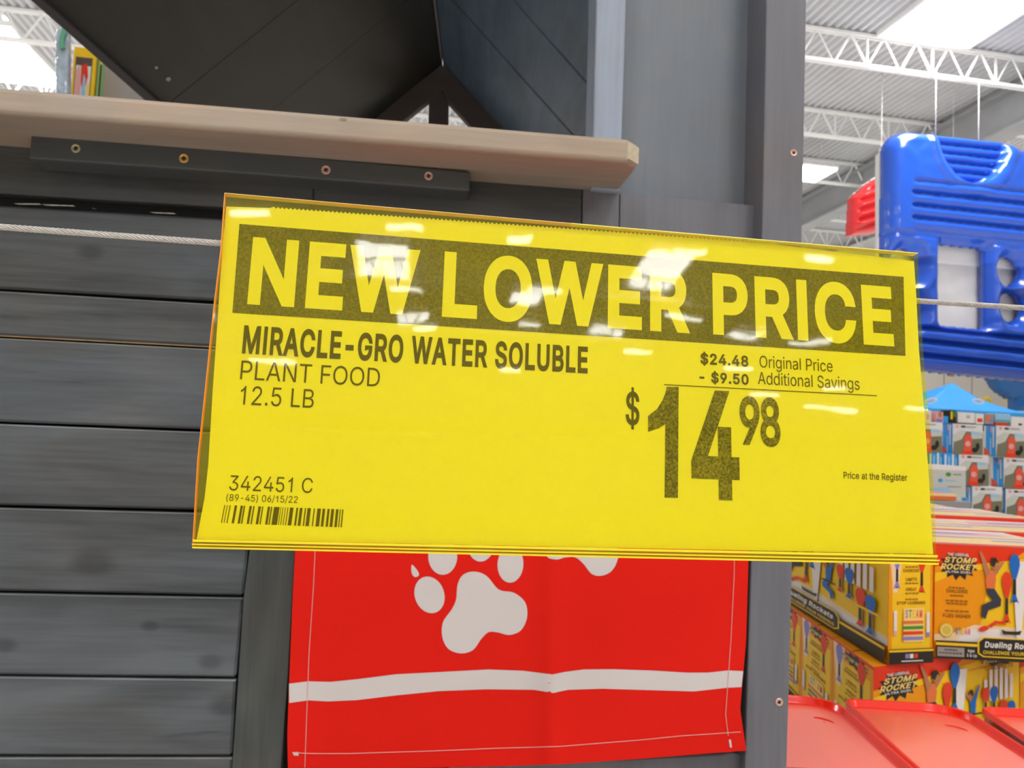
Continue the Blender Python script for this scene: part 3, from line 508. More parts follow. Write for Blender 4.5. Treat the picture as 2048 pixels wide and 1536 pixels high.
# the outer corner post with two screws
post = slab('corner_post', [(1540, -200), (1618, -200), (1613, 0), (1609, 240), (1604, 480), (1593, 820), (1585, 1125), (1578, 1400), (1574, 1536), (1568, 1850), (1487, 1850), (1490, 1536), (1497, 1300), (1503, 1130), (1513, 820), (1525, 440), (1533, 0)], 1.262, .085, W_post, house, .0025, 2)
slab('bottom_rail', [(900, 1532), (1100, 1526), (1497, 1506), (1494, 1850), (880, 1850)], 1.285, .035, W_post, house, .002)
slab('lower_panel', [(555, 430), (1530, 480), (1500, 1850), (545, 1850)], 1.345, .012, M_back, house, 0)
for k, (y0, y1) in enumerate(((1850, 2900),)):
    A = onY(470, 1850, 1.3); B = onY(1568, 1850, 1.3)
box('foot_board', V((c0.x, 1.3, 0)), V((B.x-c0.x, 0, 0)), V((0, .03, 0)), V((0, 0, onY(0, 1850, 1.3).z-.004)), W_plank, house, .002)

# serving shelf with a clipped, chamfered end
zu = onY(600, 340, 1.3).z                                       # underside
zu = EYE.z+.4275; th = .0385
fy = 1.3*.4275/.4815
pa = onZ(1247, 322, zu); pb = onZ(1263, 352, zu); pc = V((pb.x, 1.325, zu))
pl = V((-1.5, fy, zu)); 
plan = [pl, V((pb.x-.021, fy, zu)), V((pb.x, fy+.021, zu)), pc, V((-1.5, 1.325, zu))]
v, f = prism_pts(plan, V((0, 0, th)))
shelf = bevelled('serving_shelf', v, f, W_shelf, house, .0075, 4)
v, f = prism_pts([V((pb.x-.021, fy, zu+.006)), V((pb.x, fy+.021, zu+.006)), V((pb.x-.002, fy+.0235, zu+.006)), V((pb.x-.0235, fy+.002, zu+.006))], V((0, 0, th-.012)))
for i, q in enumerate(v): v[i] = q+V((.0008, -.0008, 0))
e = bevelled('end_grain', v, f, M_end, shelf, 0); e['label'] = 'bare pine end grain on the clipped corner'
for (x, y) in ((686, 239),):
    q = onY(x, y, fy-.0006); mesh('knot_mark', [q+V((.006*math.cos(t), 0, .0022*math.sin(t))) for t in (i*.6283 for i in range(10))]+[q+V((.005*math.cos(t), .002, .0015*math.sin(t))) for t in (i*.6283 for i in range(10))],
        [tuple(range(10))]+[(i, (i+1) % 10, 10+(i+1) % 10, 10+i) for i in range(10)], mat('knot_brown', (.3, .24, .17), .6, var=.3, scale=150), shelf)
# cleat with four screws
M_scr = [mat('zinc_screw', (.62, .58, .38), .35, .6), mat('brass_screw', (.85, .55, .14), .3, .7), mat('copper_screw', (.80, .50, .42), .35, .5)]
M_hole = mat('screw_recess', (.05, .03, .02), .6)
cleat = slab('cleat', [(62, 267), (500, 303), (940, 343), (939, 382), (500, 348), (57, 317)], 1.243, .057, wood('cleat_paint', (.072, .079, .084), 'X', (), .45, .15, bump=.15), house, .003, 2)
def screw(px, py, Y, rpx, m, parent, rot=.3):
    c = onY(px, py, Y); r = rpx*Y/F; vs, fs = [], []; n = 20
    for (rr, d) in ((r, .0005), (r, -.0012), (r*.86, -.0019), (r*.5, -.0012), (r*.42, -.0004)):
        for i in range(n):
            t = 2*math.pi*i/n; vs.append(c+V((rr*math.cos(t), d, rr*math.sin(t))))
    for k in range(4):
        for i in range(n): fs.append((k*n+i, k*n+(i+1) % n, (k+1)*n+(i+1) % n, (k+1)*n+i))
    fs.append(tuple(range(4*n, 5*n)))
    o = mesh('screw', vs, fs, m, parent)
    L = []
    for a in (rot, rot+math.pi/2):
        u = V((math.cos(a), 0, math.sin(a)))*r*.52; w = V((-math.sin(a), 0, math.cos(a)))*r*.16
        L.append(boxvf(c-u/1-w+V((0, -.0014, 0)), u*2, w*2, V((0, .001, 0))))
    mesh('cross_slot', *join(L), M_hole, o)
for (x, y, r, m, a) in ((152, 297, 8.5, 0, .5), (368, 317, 9, 1, 0), (652, 340, 9, 2, .6), (857, 352, 8.5, 2, .2)):
    screw(x, y, 1.2432, r, M_scr[m], cleat, a)
screw(1587, 306, 1.2622, 7.5, M_scr[2], post, .7); screw(1558, 1404, 1.2622, 8, M_scr[2], post, .4)

# gable roof seen through the window
Yg = 2.9
apex = onY(885, 125, Yg); rn = onZ(870, 0, apex.z); rd = (rn-apex)/(apex.y-rn.y)
def ridge(Y): return apex+rd*(Yg-Y)
dR = V((1, 0, -1)).normalized(); dL = V((-1, 0, -1)).normalized()
nR = dR.cross(rd).normalized(); nL = dL.cross(rd).normalized()
def sR(px, py): return onPlane(px, py, apex, nR)
def sL(px, py): return onPlane(px, py, apex, nL)
upR = nR if nR.z > 0 else -nR; upL = nL if nL.z > 0 else -nL
# right slope: boards split where the dark seams run
s1 = sR(1074, 190).y; s2 = sR(1110, 95).y
ys = [Yg+.1, s1+.006, s1-.006, s2+.004, s2-.004, 1.375]
for i in range(0, 6, 2):
    y0, y1 = ys[i], ys[i+1]; A, B = ridge(y0), ridge(y1)
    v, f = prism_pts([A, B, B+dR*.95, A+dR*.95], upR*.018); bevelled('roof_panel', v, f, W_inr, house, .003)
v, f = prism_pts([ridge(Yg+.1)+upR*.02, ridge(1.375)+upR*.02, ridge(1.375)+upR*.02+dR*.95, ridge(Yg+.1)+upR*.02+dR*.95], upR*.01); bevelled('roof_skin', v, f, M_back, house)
# left slope, its eave as measured
eA, eB = sL(123, 50), sL(285, 193); ed = (eB-eA)/(eB.y-eA.y)
def eave(Y): return eB+ed*(Y-eB.y)
yl = [Yg+.1, 2.3515, 2.350, 1.9925, 1.991, 1.36]
for i in range(0, 6, 2):
    y0, y1 = yl[i], yl[i+1]
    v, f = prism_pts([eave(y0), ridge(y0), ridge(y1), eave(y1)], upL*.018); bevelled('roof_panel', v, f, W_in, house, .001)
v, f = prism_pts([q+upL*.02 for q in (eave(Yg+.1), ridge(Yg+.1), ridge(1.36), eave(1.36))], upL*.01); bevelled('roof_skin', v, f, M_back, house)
e0, e1 = eave(1.36), eave(Yg+.1)
sd = (sL(327, 193)-sL(285, 193)); sd2 = (sL(113, 20)-sL(91, 20))
fas = [e0, e1, e1+sd*1.0, e0+sd2*1.0]
v, f = prism_pts([p-upL*.03 for p in fas], upL*.0295); bevelled('eave_board', v, f, wood('eave_paint', (.055, .052, .06), 'Y', (), .5, .4, bump=.8), house, .002)
# paler grey strip along the ridge
v, f = prism_pts([ridge(Yg-.05)+V((-.004, 0, -.012)), ridge(1.36)+V((-.004, 0, -.012)), ridge(1.36)+V((.003, 0, -.012)), ridge(Yg-.05)+V((.003, 0, -.012))], V((0, 0, .010)))
bevelled('ridge_strip', v, f, mat('ridge_pale_grey', (.16, .16, .155), .6), house)
slab('rafter', [(884, 128), (622, 335), (690, 335), (858.6, 200), (886, 178)], Yg, .04, W_gable, house, .002)
slab('rafter', [(886, 128), (1082, 335), (1016, 335), (897.7, 202.6), (884, 178)], Yg-.002, .04, W_gable, house, .002)
slab('king_post', [(858, 185), (898, 188), (896, 335), (855, 335)], Yg+.02, .04, W_gable, house, .002)
# side roof plate on the right so the inside closes
pz = ridge(Yg)+dR*1.0
for (x, y, r) in ((312, 135, .006), (336, 158, .009)):
    q = sL(x, y)-upL*.001
    u = rd.normalized()*r; w = dL*r*.7
    mesh('screw_tip', [q+u*math.cos(t)+w*math.sin(t) for t in (i*.785 for i in range(8))]+[q-upL*.004], [(i, (i+1) % 8, 8) for i in range(8)], M_slit_tip, house)
# ================================================================== PRICE SIGN
d1 = ray(11410, 1341).normalized(); d2r = ray(1258, -8260).normalized()
sn = d1.cross(d2r).normalized(); d2 = sn.cross(d1).normalized()
SP = EYE+ray(1110, 780)*.47
def sg(px, py, h=0.0): return onPlane(px, py, SP, sn)+sn*h
def suv(px, py): q = sg(px, py)-SP; return q.dot(d1), q.dot(d2)
def smap(u, v, k=0): return SP+d1*u+d2*v+sn*(.00006*k+.0001)
sign = thing('price_sign', SP, 'large yellow price sign in a clear plastic sleeve hung on the cable', 'sign')

def film(name, tint, body, fog, rough=.03, bump=.12):
    m = bpy.data.materials.new(name); m.use_nodes = True; nt = m.node_tree; L = nt.links.new
    for n in list(nt.nodes): nt.nodes.remove(n)
    out = nd(nt, 'ShaderNodeOutputMaterial'); tr = nd(nt, 'ShaderNodeBsdfTransparent'); tr.inputs[0].default_value = (*tint, 1)
    df = nd(nt, 'ShaderNodeBsdfDiffuse'); df.inputs[0].default_value = (*body, 1)
    gl = nd(nt, 'ShaderNodeBsdfGlossy'); gl.inputs['Roughness'].default_value = rough
    m1 = nd(nt, 'ShaderNodeMixShader'); m1.inputs[0].default_value = fog; L(tr.outputs[0], m1.inputs[1]); L(df.outputs[0], m1.inputs[2])
    fr = nd(nt, 'ShaderNodeFresnel'); fr.inputs[0].default_value = 1.5
    m2 = nd(nt, 'ShaderNodeMixShader'); bk = nd(nt, 'ShaderNodeNewGeometry'); mb = nd(nt, 'ShaderNodeMath', operation='SUBTRACT'); mb.inputs[0].default_value = 1; L(bk.outputs['Backfacing'], mb.inputs[1])
    mf = nd(nt, 'ShaderNodeMath', operation='MULTIPLY'); mf.use_clamp = True; L(fr.outputs[0], mf.inputs[0]); L(mb.outputs[0], mf.inputs[1])
    L(mf.outputs[0], m2.inputs[0]); L(m1.outputs[0], m2.inputs[1]); L(gl.outputs[0], m2.inputs[2]); L(m2.outputs[0], out.inputs[0])
    tc = nd(nt, 'ShaderNodeNewGeometry'); nz = nd(nt, 'ShaderNodeTexNoise'); nz.inputs['Scale'].default_value = 9; nz.inputs['Detail'].default_value = 2
    nz2 = nd(nt, 'ShaderNodeTexNoise'); nz2.inputs['Scale'].default_value = 60
    L(tc.outputs['Position'], nz.inputs['Vector']); L(tc.outputs['Position'], nz2.inputs['Vector'])
    ma = nd(nt, 'ShaderNodeMath', operation='MULTIPLY_ADD'); ma.inputs[1].default_value = .035; L(nz2.outputs[0], ma.inputs[0]); L(nz.outputs[0], ma.inputs[2])
    bp = nd(nt, 'ShaderNodeBump'); bp.inputs['Strength'].default_value = bump; bp.inputs['Distance'].default_value = .004
    L(ma.outputs[0], bp.inputs['Height']); L(bp.outputs[0], gl.inputs['Normal'])
    return m
M_paper = mat('yellow_paper', (.93, .84, .16), rough=.6, spec=.2, var=.015, scale=6)
def inkmat(name, dark, light, amount):
    m = bpy.data.materials.new(name); m.use_nodes = True; nt = m.node_tree; L = nt.links.new; b = nt.nodes['Principled BSDF']
    b.inputs['Roughness'].default_value = .6; b.inputs['Specular IOR Level'].default_value = .1
    g = nd(nt, 'ShaderNodeNewGeometry'); n1 = nd(nt, 'ShaderNodeTexNoise'); n1.inputs['Scale'].default_value = 620; n1.inputs['Detail'].default_value = 2; n1.inputs['Roughness'].default_value = .8
    n2 = nd(nt, 'ShaderNodeTexNoise'); n2.inputs['Scale'].default_value = 25
    L(g.outputs['Position'], n1.inputs['Vector']); L(g.outputs['Position'], n2.inputs['Vector'])
    ma = nd(nt, 'ShaderNodeMath', operation='MULTIPLY_ADD'); ma.inputs[1].default_value = .35; L(n2.outputs[0], ma.inputs[0]); L(n1.outputs[0], ma.inputs[2])
    mr = nd(nt, 'ShaderNodeMapRange'); mr.inputs[1].default_value = .55; mr.inputs[2].default_value = .9; mr.inputs[4].default_value = amount; L(ma.outputs[0], mr.inputs[0])
    mx = nd(nt, 'ShaderNodeMix', data_type='RGBA'); mx.inputs[6].default_value = (*dark, 1); mx.inputs[7].default_value = (*light, 1)
    L(mr.outputs[0], mx.inputs[0]); L(mx.outputs[2], b.inputs['Base Color']); return m
M_ink = inkmat('black_ink_band', (.105, .09, .012), (.34, .29, .04), .55)
M_digit = inkmat('grainy_toner_digits', (.05, .042, .008), (.35, .30, .05), .95)
M_text = mat('printed_text_ink', (.085, .062, .010), .6, spec=.1)
M_film = film('clear_yellow_sleeve', (.998, .985, .55), (1.0, .90, .02), .03)
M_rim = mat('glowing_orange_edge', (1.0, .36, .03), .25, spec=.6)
M_lip = mat('yellow_lip_plastic', (1.0, .80, .03), .2)
# paper sheet with a perforated top edge
top = [(452.5, 413), (540, 416)]
x = 548.0
def topy(x): return 413+(x-452)*(.0822)
while x < 1555:
    yb = 416+(x-540)*(488-416)/(1555-540); s_ = 3.2
    top += [(x, yb-s_), (x+4, yb+.8)]; x += 8.4
top += [(1560, 490), (1828, 522)]
right = [(1833, 600), (1838, 700), (1849, 830), (1858, 960), (1866, 1108)]
left = [(393, 1079), (409, 997), (416.5, 930), (425.4, 780), (434.5, 650), (441, 549), (447, 470)]
outl = top+right+left
f2 = [suv(*p) for p in outl]
vv, ff = fill([f2])
nv = len(vv); bnd = f2
paper_v = [SP+d1*p[0]+d2*p[1] for p in vv]; paper = mesh('paper_insert', paper_v+[p-sn*.00025 for p in paper_v], ff+[tuple(i+nv for i in t[::-1]) for t in ff], M_paper, sign)
paper['label'] = 'bright yellow paper insert with black printing'
art = Art(smap)
def spoly(px, m): art.shape([[suv(*p) for p in px]], m)
spoly([(479, 448), (1806.8, 553.8), (1810.7, 711.8), (464.8, 625.8)], M_ink); art.build('black_band', paper)
def stext(name, s, bl, rt, tl, m, bold=0, same=None):
    """baseline-left pixel, pixel at the right end, pixel at cap height on the left"""
    a = Art(lambda u, v, k: smap(u, v, 3)); u0, v0 = suv(*bl); u1 = suv(*rt)[0]; h = suv(*tl)[1]-v0
    a.text(s, u0, v0, u1, h, m, bold); o = a.build(name, paper); return o
BB = 30
stext('printed_word', 'NEW', (494.4, 608.6), (841, 500), (503.5, 473.9), M_paper, BB)
stext('printed_word', 'LOWER', (883.5, 633.7), (1380, 665.8), (890, 503), M_paper, BB)
stext('printed_word', 'PRICE', (1426, 668.9), (1788, 691.8), (1428, 546), M_paper, BB)
stext('printed_text', 'MIRACLE-GRO WATER SOLUBLE', (483.8, 707), (1175, 745), (486, 650.4), M_text, 26)
stext('printed_text', 'PLANT FOOD', (480, 758.5), (759, 770), (482, 721), M_text, -2)
stext('printed_text', '12.5 LB', (479.6, 808.8), (626.8, 814), (483, 771.5), M_text, -2)
stext('printed_text', '342451 C', (458, 980.4), (624.6, 984.8), (460.8, 950.5), M_text, -2)
stext('printed_text', '(89-45) 06/15/22', (452.6, 1001.4), (595, 1007.6), (455, 988), M_text, -1)
stext('printed_text', '$24.48', (1400.6, 728), (1496.5, 731), (1401.5, 706), M_text, 26)
stext('printed_text', '- $9.50', (1398.7, 764.3), (1497, 766), (1399, 743), M_text, 26)
stext('printed_text', 'Original Price', (1519, 734.7), (1665, 742), (1519.5, 711.5), M_text, -2)
stext('printed_text', 'Additional Savings', (1515.9, 768), (1719, 778), (1517, 744), M_text, -2)
stext('printed_text', 'Price at the Register', (1687, 957), (1814.5, 961.6), (1687, 943.5), M_text, 8)
stext('price_digit', '$', (1251, 849), (1278.6, 856), (1250.6, 783), M_text, 14)
stext('price_digit', '4', (1383, 998), (1480, 998.6), (1384, 778.5), M_digit, 30)
a = Art(lambda u, v, k: smap(u, v, 3))
a.shape([[suv(*p) for p in ((1357, 774), (1355.5, 995.5), (1329, 995), (1330.5, 848), (1318, 856), (1296, 863.5), (1296, 832), (1314, 818), (1324, 802), (1330, 788), (1333, 773.5))]], M_digit); a.build('price_digit', paper)
stext('price_digit', '9', (1480, 889), (1520.5, 890), (1481, 792), M_digit, 22)
stext('price_digit', '8', (1521.5, 892), (1561.5, 893), (1523, 795), M_digit, 22)
a = Art(lambda u, v, k: smap(u, v, 3)); a.shape([[suv(*p) for p in ((1327.6, 768.5), (1753.4, 790.6), (1753.4, 792.2), (1327.6, 770.1))]], M_text); a.build('ruled_line', paper)
bars = ((283, 290), (307, 313), (332, 340), (378, 399), (432, 452), (462, 473), (513, 534), (548, 559), (595, 617), (629, 639), (680, 700), (710, 720), (737, 786), (797, 802), (816, 822), (838, 844), (860, 867), (883, 914), (941, 957), (973, 997), (1019, 1029), (1043, 1073), (1100, 1109), (1133, 1165), (1181, 1203), (1225, 1244), (1260, 1285), (1303, 1325), (1338, 1346), (1360, 1370))
for (s0, s1) in bars:
    a = Art(lambda u, v, k: smap(u, v, 3))
    def bq(t, w):     # t along 283..1370, w 0 bottom 1 top
        t = (t-283)/(1370-283); B0, B1, T0, T1 = (442.3, 1045.7), (683.5, 1054.5), (449, 1010), (687, 1019)
        return (B0[0]+(B1[0]-B0[0])*t)*(1-w)+(T0[0]+(T1[0]-T0[0])*t)*w, (B0[1]+(B1[1]-B0[1])*t)*(1-w)+(T0[1]+(T1[1]-T0[1])*t)*w
    a.poly([suv(*bq(s0, 0)), suv(*bq(s1, 0)), suv(*bq(s1, 1)), suv(*bq(s0, 1))], M_text); a.build('barcode_bar', paper)
# the sleeve: two films, a folded lip at the bottom, glowing cut edges
SO = [(451.5, 391), (1140, 451), (1829.5, 510), (1834, 600), (1840, 700), (1851, 830), (1860, 960), (1867, 1112), (388.5, 1081), (398, 920), (413, 780), (430, 616), (444, 500)]
def fi(name, h0, th, m, outline=SO):
    A = [sg(*p)+sn*h0 for p in outline]; v, f = prism_pts(A, -sn*th); return bevelled(name, v, f, m, sign)
fi('sleeve_front', .0030, .0004, M_film); fi('sleeve_back', -.0020, .0004, M_film)
def edge(name, pts, w, h0, d, m):
    P = [sg(*p) for p in pts]; L = []
    for A, B in zip(P[:-1], P[1:]):
        t = (B-A).normalized(); s_ = t.cross(sn).normalized()*w; L.append(boxvf(A-s_/2+sn*h0, B-A, s_, -sn*d))
    return mesh(name, *join(L), m, sign)
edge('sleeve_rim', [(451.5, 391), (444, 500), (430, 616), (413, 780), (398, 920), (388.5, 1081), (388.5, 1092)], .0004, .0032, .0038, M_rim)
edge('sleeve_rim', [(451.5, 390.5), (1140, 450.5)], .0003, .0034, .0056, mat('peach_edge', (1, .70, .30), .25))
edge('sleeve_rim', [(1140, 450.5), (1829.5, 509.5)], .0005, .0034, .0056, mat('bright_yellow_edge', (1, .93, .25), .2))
# lip: three thin ribs of folded film
M_lipf = film('folded_lip_film', (.99, .90, .16), (1.0, .84, .01), .42, .05, .05)
def lipb(name, y0l, y0r, y1l, y1r, h, m, th=.001):
    fi(name, h, th, m, [(388.3+(.6 if y0l < 1085 else 0), y0l), (1867, y0r), (1865.5, y1r), (390, y1l)])
lipb('sleeve_lip', 1078.5, 1109.5, 1083, 1114.5, .0042, M_lip)
lipb('sleeve_lip', 1084.6, 1116.4, 1095.5, 1128.4, .0030, M_lipf)
lipb('sleeve_lip', 1086.5, 1118.5, 1089, 1121.5, .0060, M_lip)
lipb('sleeve_lip', 1092.5, 1125, 1095.8, 1128.8, .0052, M_lip)
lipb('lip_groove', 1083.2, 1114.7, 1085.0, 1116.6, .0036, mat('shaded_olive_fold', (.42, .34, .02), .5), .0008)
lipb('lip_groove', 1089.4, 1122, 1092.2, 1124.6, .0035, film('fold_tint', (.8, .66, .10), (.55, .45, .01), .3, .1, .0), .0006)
# a little smudge of green lettering showing through at the top right
a = Art(lambda u, v, k: smap(u, v, 3)+sn*.0032)
for i in range(9):
    q = 1760+i*3.4; a.poly([suv(*p) for p in ((q, 513.5), (q+2, 513.7), (q+2.3, 520), (q+.3, 519.6))], mat('green_print_smudge', (.30, .38, .08), .6))
a.build('green_smudge', sign)

# ================================================================== STEEL CABLE behind the sign
CY = .006
def cab(px, py): return onPlane(px, py, SP-sn*CY, sn)
C0, C1 = cab(-500, 418), cab(2600, 645); pts = [cab(-500, 418)-(cab(0, 454)-cab(-500, 418)).normalized()*.7, cab(-500, 418), cab(0, 454), cab(445, 487), cab(1835, 602), cab(2048, 616), cab(2600, 652), cab(2600, 652)+(cab(2600, 652)-cab(2048, 616)).normalized()*1.6]
def along(t):
    seg = [(pts[i+1]-pts[i]).length for i in range(len(pts)-1)]; d = t*sum(seg)
    for i, s_ in enumerate(seg):
        if d <= s_ or i == len(seg)-1: return pts[i]+(pts[i+1]-pts[i])*(d/s_)
        d -= s_
Lc = []; NS = 1300; R0 = .00135; r0 = .00070; turns = 190
ax = (pts[-1]-pts[0]).normalized(); a1 = ax.cross(V((0, 0, 1))).normalized(); a2 = ax.cross(a1)
for k in range(6):
    pp = []
    for i in range(NS):
        t = i/(NS-1); th_ = 2*math.pi*(turns*t+k/6); pp.append(along(t)+a1*(R0*math.cos(th_))+a2*(R0*math.sin(th_)))
    Lc.append(tube(None, pp, r0, None, n=5))
Lc.append(tube(None, [along(i/20) for i in range(21)], .0009, None, n=6))
v, f = join(Lc)
tag(mesh('steel_cable', v, f, mat('galvanised_wire', (.60, .57, .54), .32, .55, var=.12, scale=300), None, True), 'twisted steel cable running behind the yellow price sign', 'cable')

# ================================================================== RED BANNER
lx = [(430, 610), (1107, 590), (1192, 585.5), (1371, 578), (1471, 574.5), (1536, 576), (1560, 577)]
rx = [(430, 1500), (1123, 1497), (1287, 1492), (1371, 1484), (1419, 1480.5), (1498, 1492), (1560, 1500)]
bot = [(560, 1537), (700, 1538.5), (990, 1533), (1125, 1528), (1278, 1518), (1400, 1508.5), (1492, 1501.5), (1520, 1500)]
def lerp(tab, y):
    for (a, b), (c, d) in zip(tab[:-1], tab[1:]):
        if y <= c: return b+(d-b)*(y-a)/(c-a)
    return tab[-1][1]
def bdepth(px, py):
    w = .006*math.sin((px-600)/150)+.004*math.sin(px/70+py/190)
    w += -.012*math.exp(-((px-1105)/26)**2)*(.6+.4*(py-1100)/430)          # centre crease
    w += .010*math.exp(-((px-640)/60)**2)*max(0, (py-1250)/300)
    w += .007*math.sin((px+py)/120.)*max(0, (py-1200)/330)
    return 1.262+w
def bmap(px, py, h=0): return onY(px, py, bdepth(px, py)-h*.0006)
vs, fs = [], []; NX, NYb = 90, 70
for j in range(NYb+1):
    for i in range(NX+1):
        s_ = i/NX; y = 535+(1530-535)*j/NYb
        x = lerp(lx, y)*(1-s_)+lerp(rx, y)*s_
        yb = lerp(bot, x); yy = 535+(yb-535)*j/NYb
        x = lerp(lx, yy)*(1-s_)+lerp(rx, yy)*s_
        vs.append(bmap(x, yy))
for j in range(NYb):
    for i in range(NX): o = j*(NX+1)+i; fs.append((o, o+1, o+NX+2, o+NX+1))
nb = len(vs)
M_red = mat('red_banner_cloth', (.78, .012, .005), .7, spec=.15, bump=.08, scale=900)
M_bw = mat('white_banner_print', (.68, .63, .62), .7, spec=.15)
M_st = mat('pink_stitching', (.85, .45, .40), .7)
banner = mesh('cloth_banner', vs+[p+V((0, .0012, 0)) for p in vs], fs+[tuple(i+nb for i in q[::-1]) for q in fs], M_red, None, True)
tag(banner, 'red cloth banner with white paw prints hanging under the price sign', 'banner')
def bshape(name, polys, m, h=1.2, step=14):
    v2, f = fill(polys); bm = bmesh.new(); vv = [bm.verts.new((p[0], p[1], 0)) for p in v2]
    for t in f: bm.faces.new([vv[i] for i in t])
    for _ in range(5):
        long = [e for e in bm.edges if e.calc_length() > step*1.6]
        if not long: break
        bmesh.ops.subdivide_edges(bm, edges=long, cuts=1); bmesh.ops.triangulate(bm, faces=bm.faces)
    bm.verts.index_update(); vs = [bmap(q.co.x, q.co.y, h) for q in bm.verts]; fs = [tuple(w.index for w in q.verts) for q in bm.faces]; bm.free()
    return mesh(name, vs, fs, m, banner, True)
def Z8(pts): return [(540+x/1.8963, 1060+y/1.8963) for x, y in pts]
pad = smooth_closed(Z8([(778, 158), (822, 175), (868, 226), (925, 238), (968, 275), (975, 330), (952, 380), (908, 398), (862, 388), (828, 388), (800, 415), (770, 455), (725, 468), (678, 452), (654, 408), (656, 350), (690, 300), (706, 262), (712, 205), (735, 168)]), 5)
bshape('paw_pad', [pad], M_bw)
def toe(cx, cy, rx, ry, rot):
    return Z8([(cx+rx*math.cos(t)*math.cos(rot)-ry*math.sin(t)*math.sin(rot), cy+rx*math.cos(t)*math.sin(rot)+ry*math.sin(t)*math.cos(rot)) for t in (i*math.pi/16 for i in range(32))])
for q in ((605, 246, 56, 71, -.32), (655, 100, 55, 70, .0), (800, 50, 52, 70, .05), (912, 130, 49, 70, .05)): bshape('paw_toe', [toe(*q)], M_bw)
bshape('claw_mark', [smooth_closed(Z8([(540, 132), (562, 158), (563, 174), (548, 178), (538, 165), (536, 145)]), 4)], M_bw)
bshape('paw_pad', [smooth_closed(Z8([(1050, 95), (1085, 112), (1120, 104), (1158, 104), (1190, 130), (1218, 165), (1252, 174), (1290, 160), (1314, 125), (1320, 80), (1290, 30), (1200, 0), (1100, 20)]), 5)], M_bw)
st = [(72, 583), (145, 574), (230, 576), (330, 566), (480, 547), (620, 540), (830, 529), (960, 534), (1072, 548), (1120, 538), (1190, 529), (1300, 528), (1450, 533), (1580, 541), (1660, 541), (1735, 533), (1795, 535)]
sb = [(1788, 596), (1735, 598), (1610, 612), (1500, 609), (1260, 602), (1130, 606), (1075, 618), (1000, 606), (820, 604), (640, 611), (480, 627), (330, 645), (220, 650), (145, 646), (73, 656)]
bshape('white_stripe', [Z8(st+sb)], M_bw)
def seam(pts):
    P = Z8(pts); Q = []
    for (x0, y0), (x1, y1) in zip(P[:-1], P[1:]):
        n = max(2, int(math.hypot(x1-x0, y1-y0)/12)); Q += [bmap(x0+(x1-x0)*i/n, y0+(y1-y0)*i/n, 2.2) for i in range(n)]
    Q.append(bmap(*P[-1], 2.2)); mesh('stitching', *tube(None, Q, .00055, None, n=4), M_st, banner)
seam([(172, 60), (165, 210), (148, 470), (143, 600), (132, 900)]); seam([(1762, 60), (1760, 180), (1748, 420), (1728, 700), (1738, 780)])
seam([(85, 845), (160, 848), (300, 848), (620, 838), (860, 828), (1100, 821), (1400, 797), (1560, 781), (1785, 766)])
bshape('thread_knot', [Z8([(85, 843), (108, 842), (108, 856), (90, 855)])], M_bw, 2.0); bshape('thread_knot', [Z8([(1740, 795), (1748, 795), (1752, 824), (1745, 826)])], M_bw, 2.0)
# rod that carries the banner, hidden behind the sign
p, q = onY(600, 527, 1.262), onY(1508, 527, 1.262)
tag(mesh('banner_rod', *tube(None, [p, q], .004, None, n=10), mat('black_rod', (.03, .03, .03), .4), None, True), 'thin black rod carrying the red paw print banner', 'rod')
# ================================================================== INFLATABLES hung from the joists
def puffy(name, fx0, fx1, fy0, fy1, nx, ny, b, inside, height, material, parent, back, thick=.1):
    """inflated sheet: front relief over a measured outline, real depth, closed at the back"""
    vs = []; idx = {}; fs = []
    def P(i, j, bk):
        k = (i, j, bk)
        if k not in idx:
            px = fx0+(fx1-fx0)*i/nx; py = fy0+(fy1-fy0)*j/ny
            if bk: q = onB(px, py, b)+E2*(back)
            else: q = onB(px, py, b)-E2*height(px, py)
            idx[k] = len(vs); vs.append(q)
        return idx[k]
    cell = {}
    for j in range(ny):
        for i in range(nx):
            cell[i, j] = inside(fx0+(fx1-fx0)*(i+.5)/nx, fy0+(fy1-fy0)*(j+.5)/ny)
    for (i, j), c in cell.items():
        if not c: continue
        fs.append((P(i, j, 0), P(i, j+1, 0), P(i+1, j+1, 0), P(i+1, j, 0))); fs.append((P(i, j, 1), P(i+1, j, 1), P(i+1, j+1, 1), P(i, j+1, 1)))
        for (di, dj, a, c2) in ((-1, 0, (i, j), (i, j+1)), (1, 0, (i+1, j+1), (i+1, j)), (0, -1, (i+1, j), (i, j)), (0, 1, (i, j+1), (i+1, j+1))):
            if not cell.get((i+di, j+dj)): fs.append((P(*a, 0), P(*a, 1), P(*c2, 1), P(*c2, 0)))
    return mesh(name, vs, fs, material, parent, True)
def sm(x, a, b):
    t = min(1, max(0, (x-a)/(b-a))); return t*t*(3-2*t)
M_blue = mat('glossy_blue_vinyl', (.010, .085, .55), .22, spec=.6, coat=.4)
M_dblue = mat('deep_blue_vinyl', (.02, .20, .62), .28, spec=.5, coat=.3)
M_redv = mat('glossy_red_vinyl', (.78, .025, .03), .3, spec=.5, coat=.3)
M_whv = mat('white_vinyl', (.80, .77, .74), .3, spec=.5, coat=.3)
BI = 11.2
float_ = thing('inflatable_float', onB(1900, 740, BI), 'large blue inflatable float with round holes and ribs hanging high behind the sign', 'inflatable')
def sdR(px, py, x0, y0, x1, y1, r):   # rounded rect, negative inside
    cx, cy = (x0+x1)/2, (y0+y1)/2; qx = abs(px-cx)-(x1-x0)/2+r; qy = abs(py-cy)-(y1-y0)/2+r
    return math.hypot(max(qx, 0), max(qy, 0))+min(max(qx, qy), 0)-r
SK = .105
def dk(px, py): return px, py-SK*(px-1765)
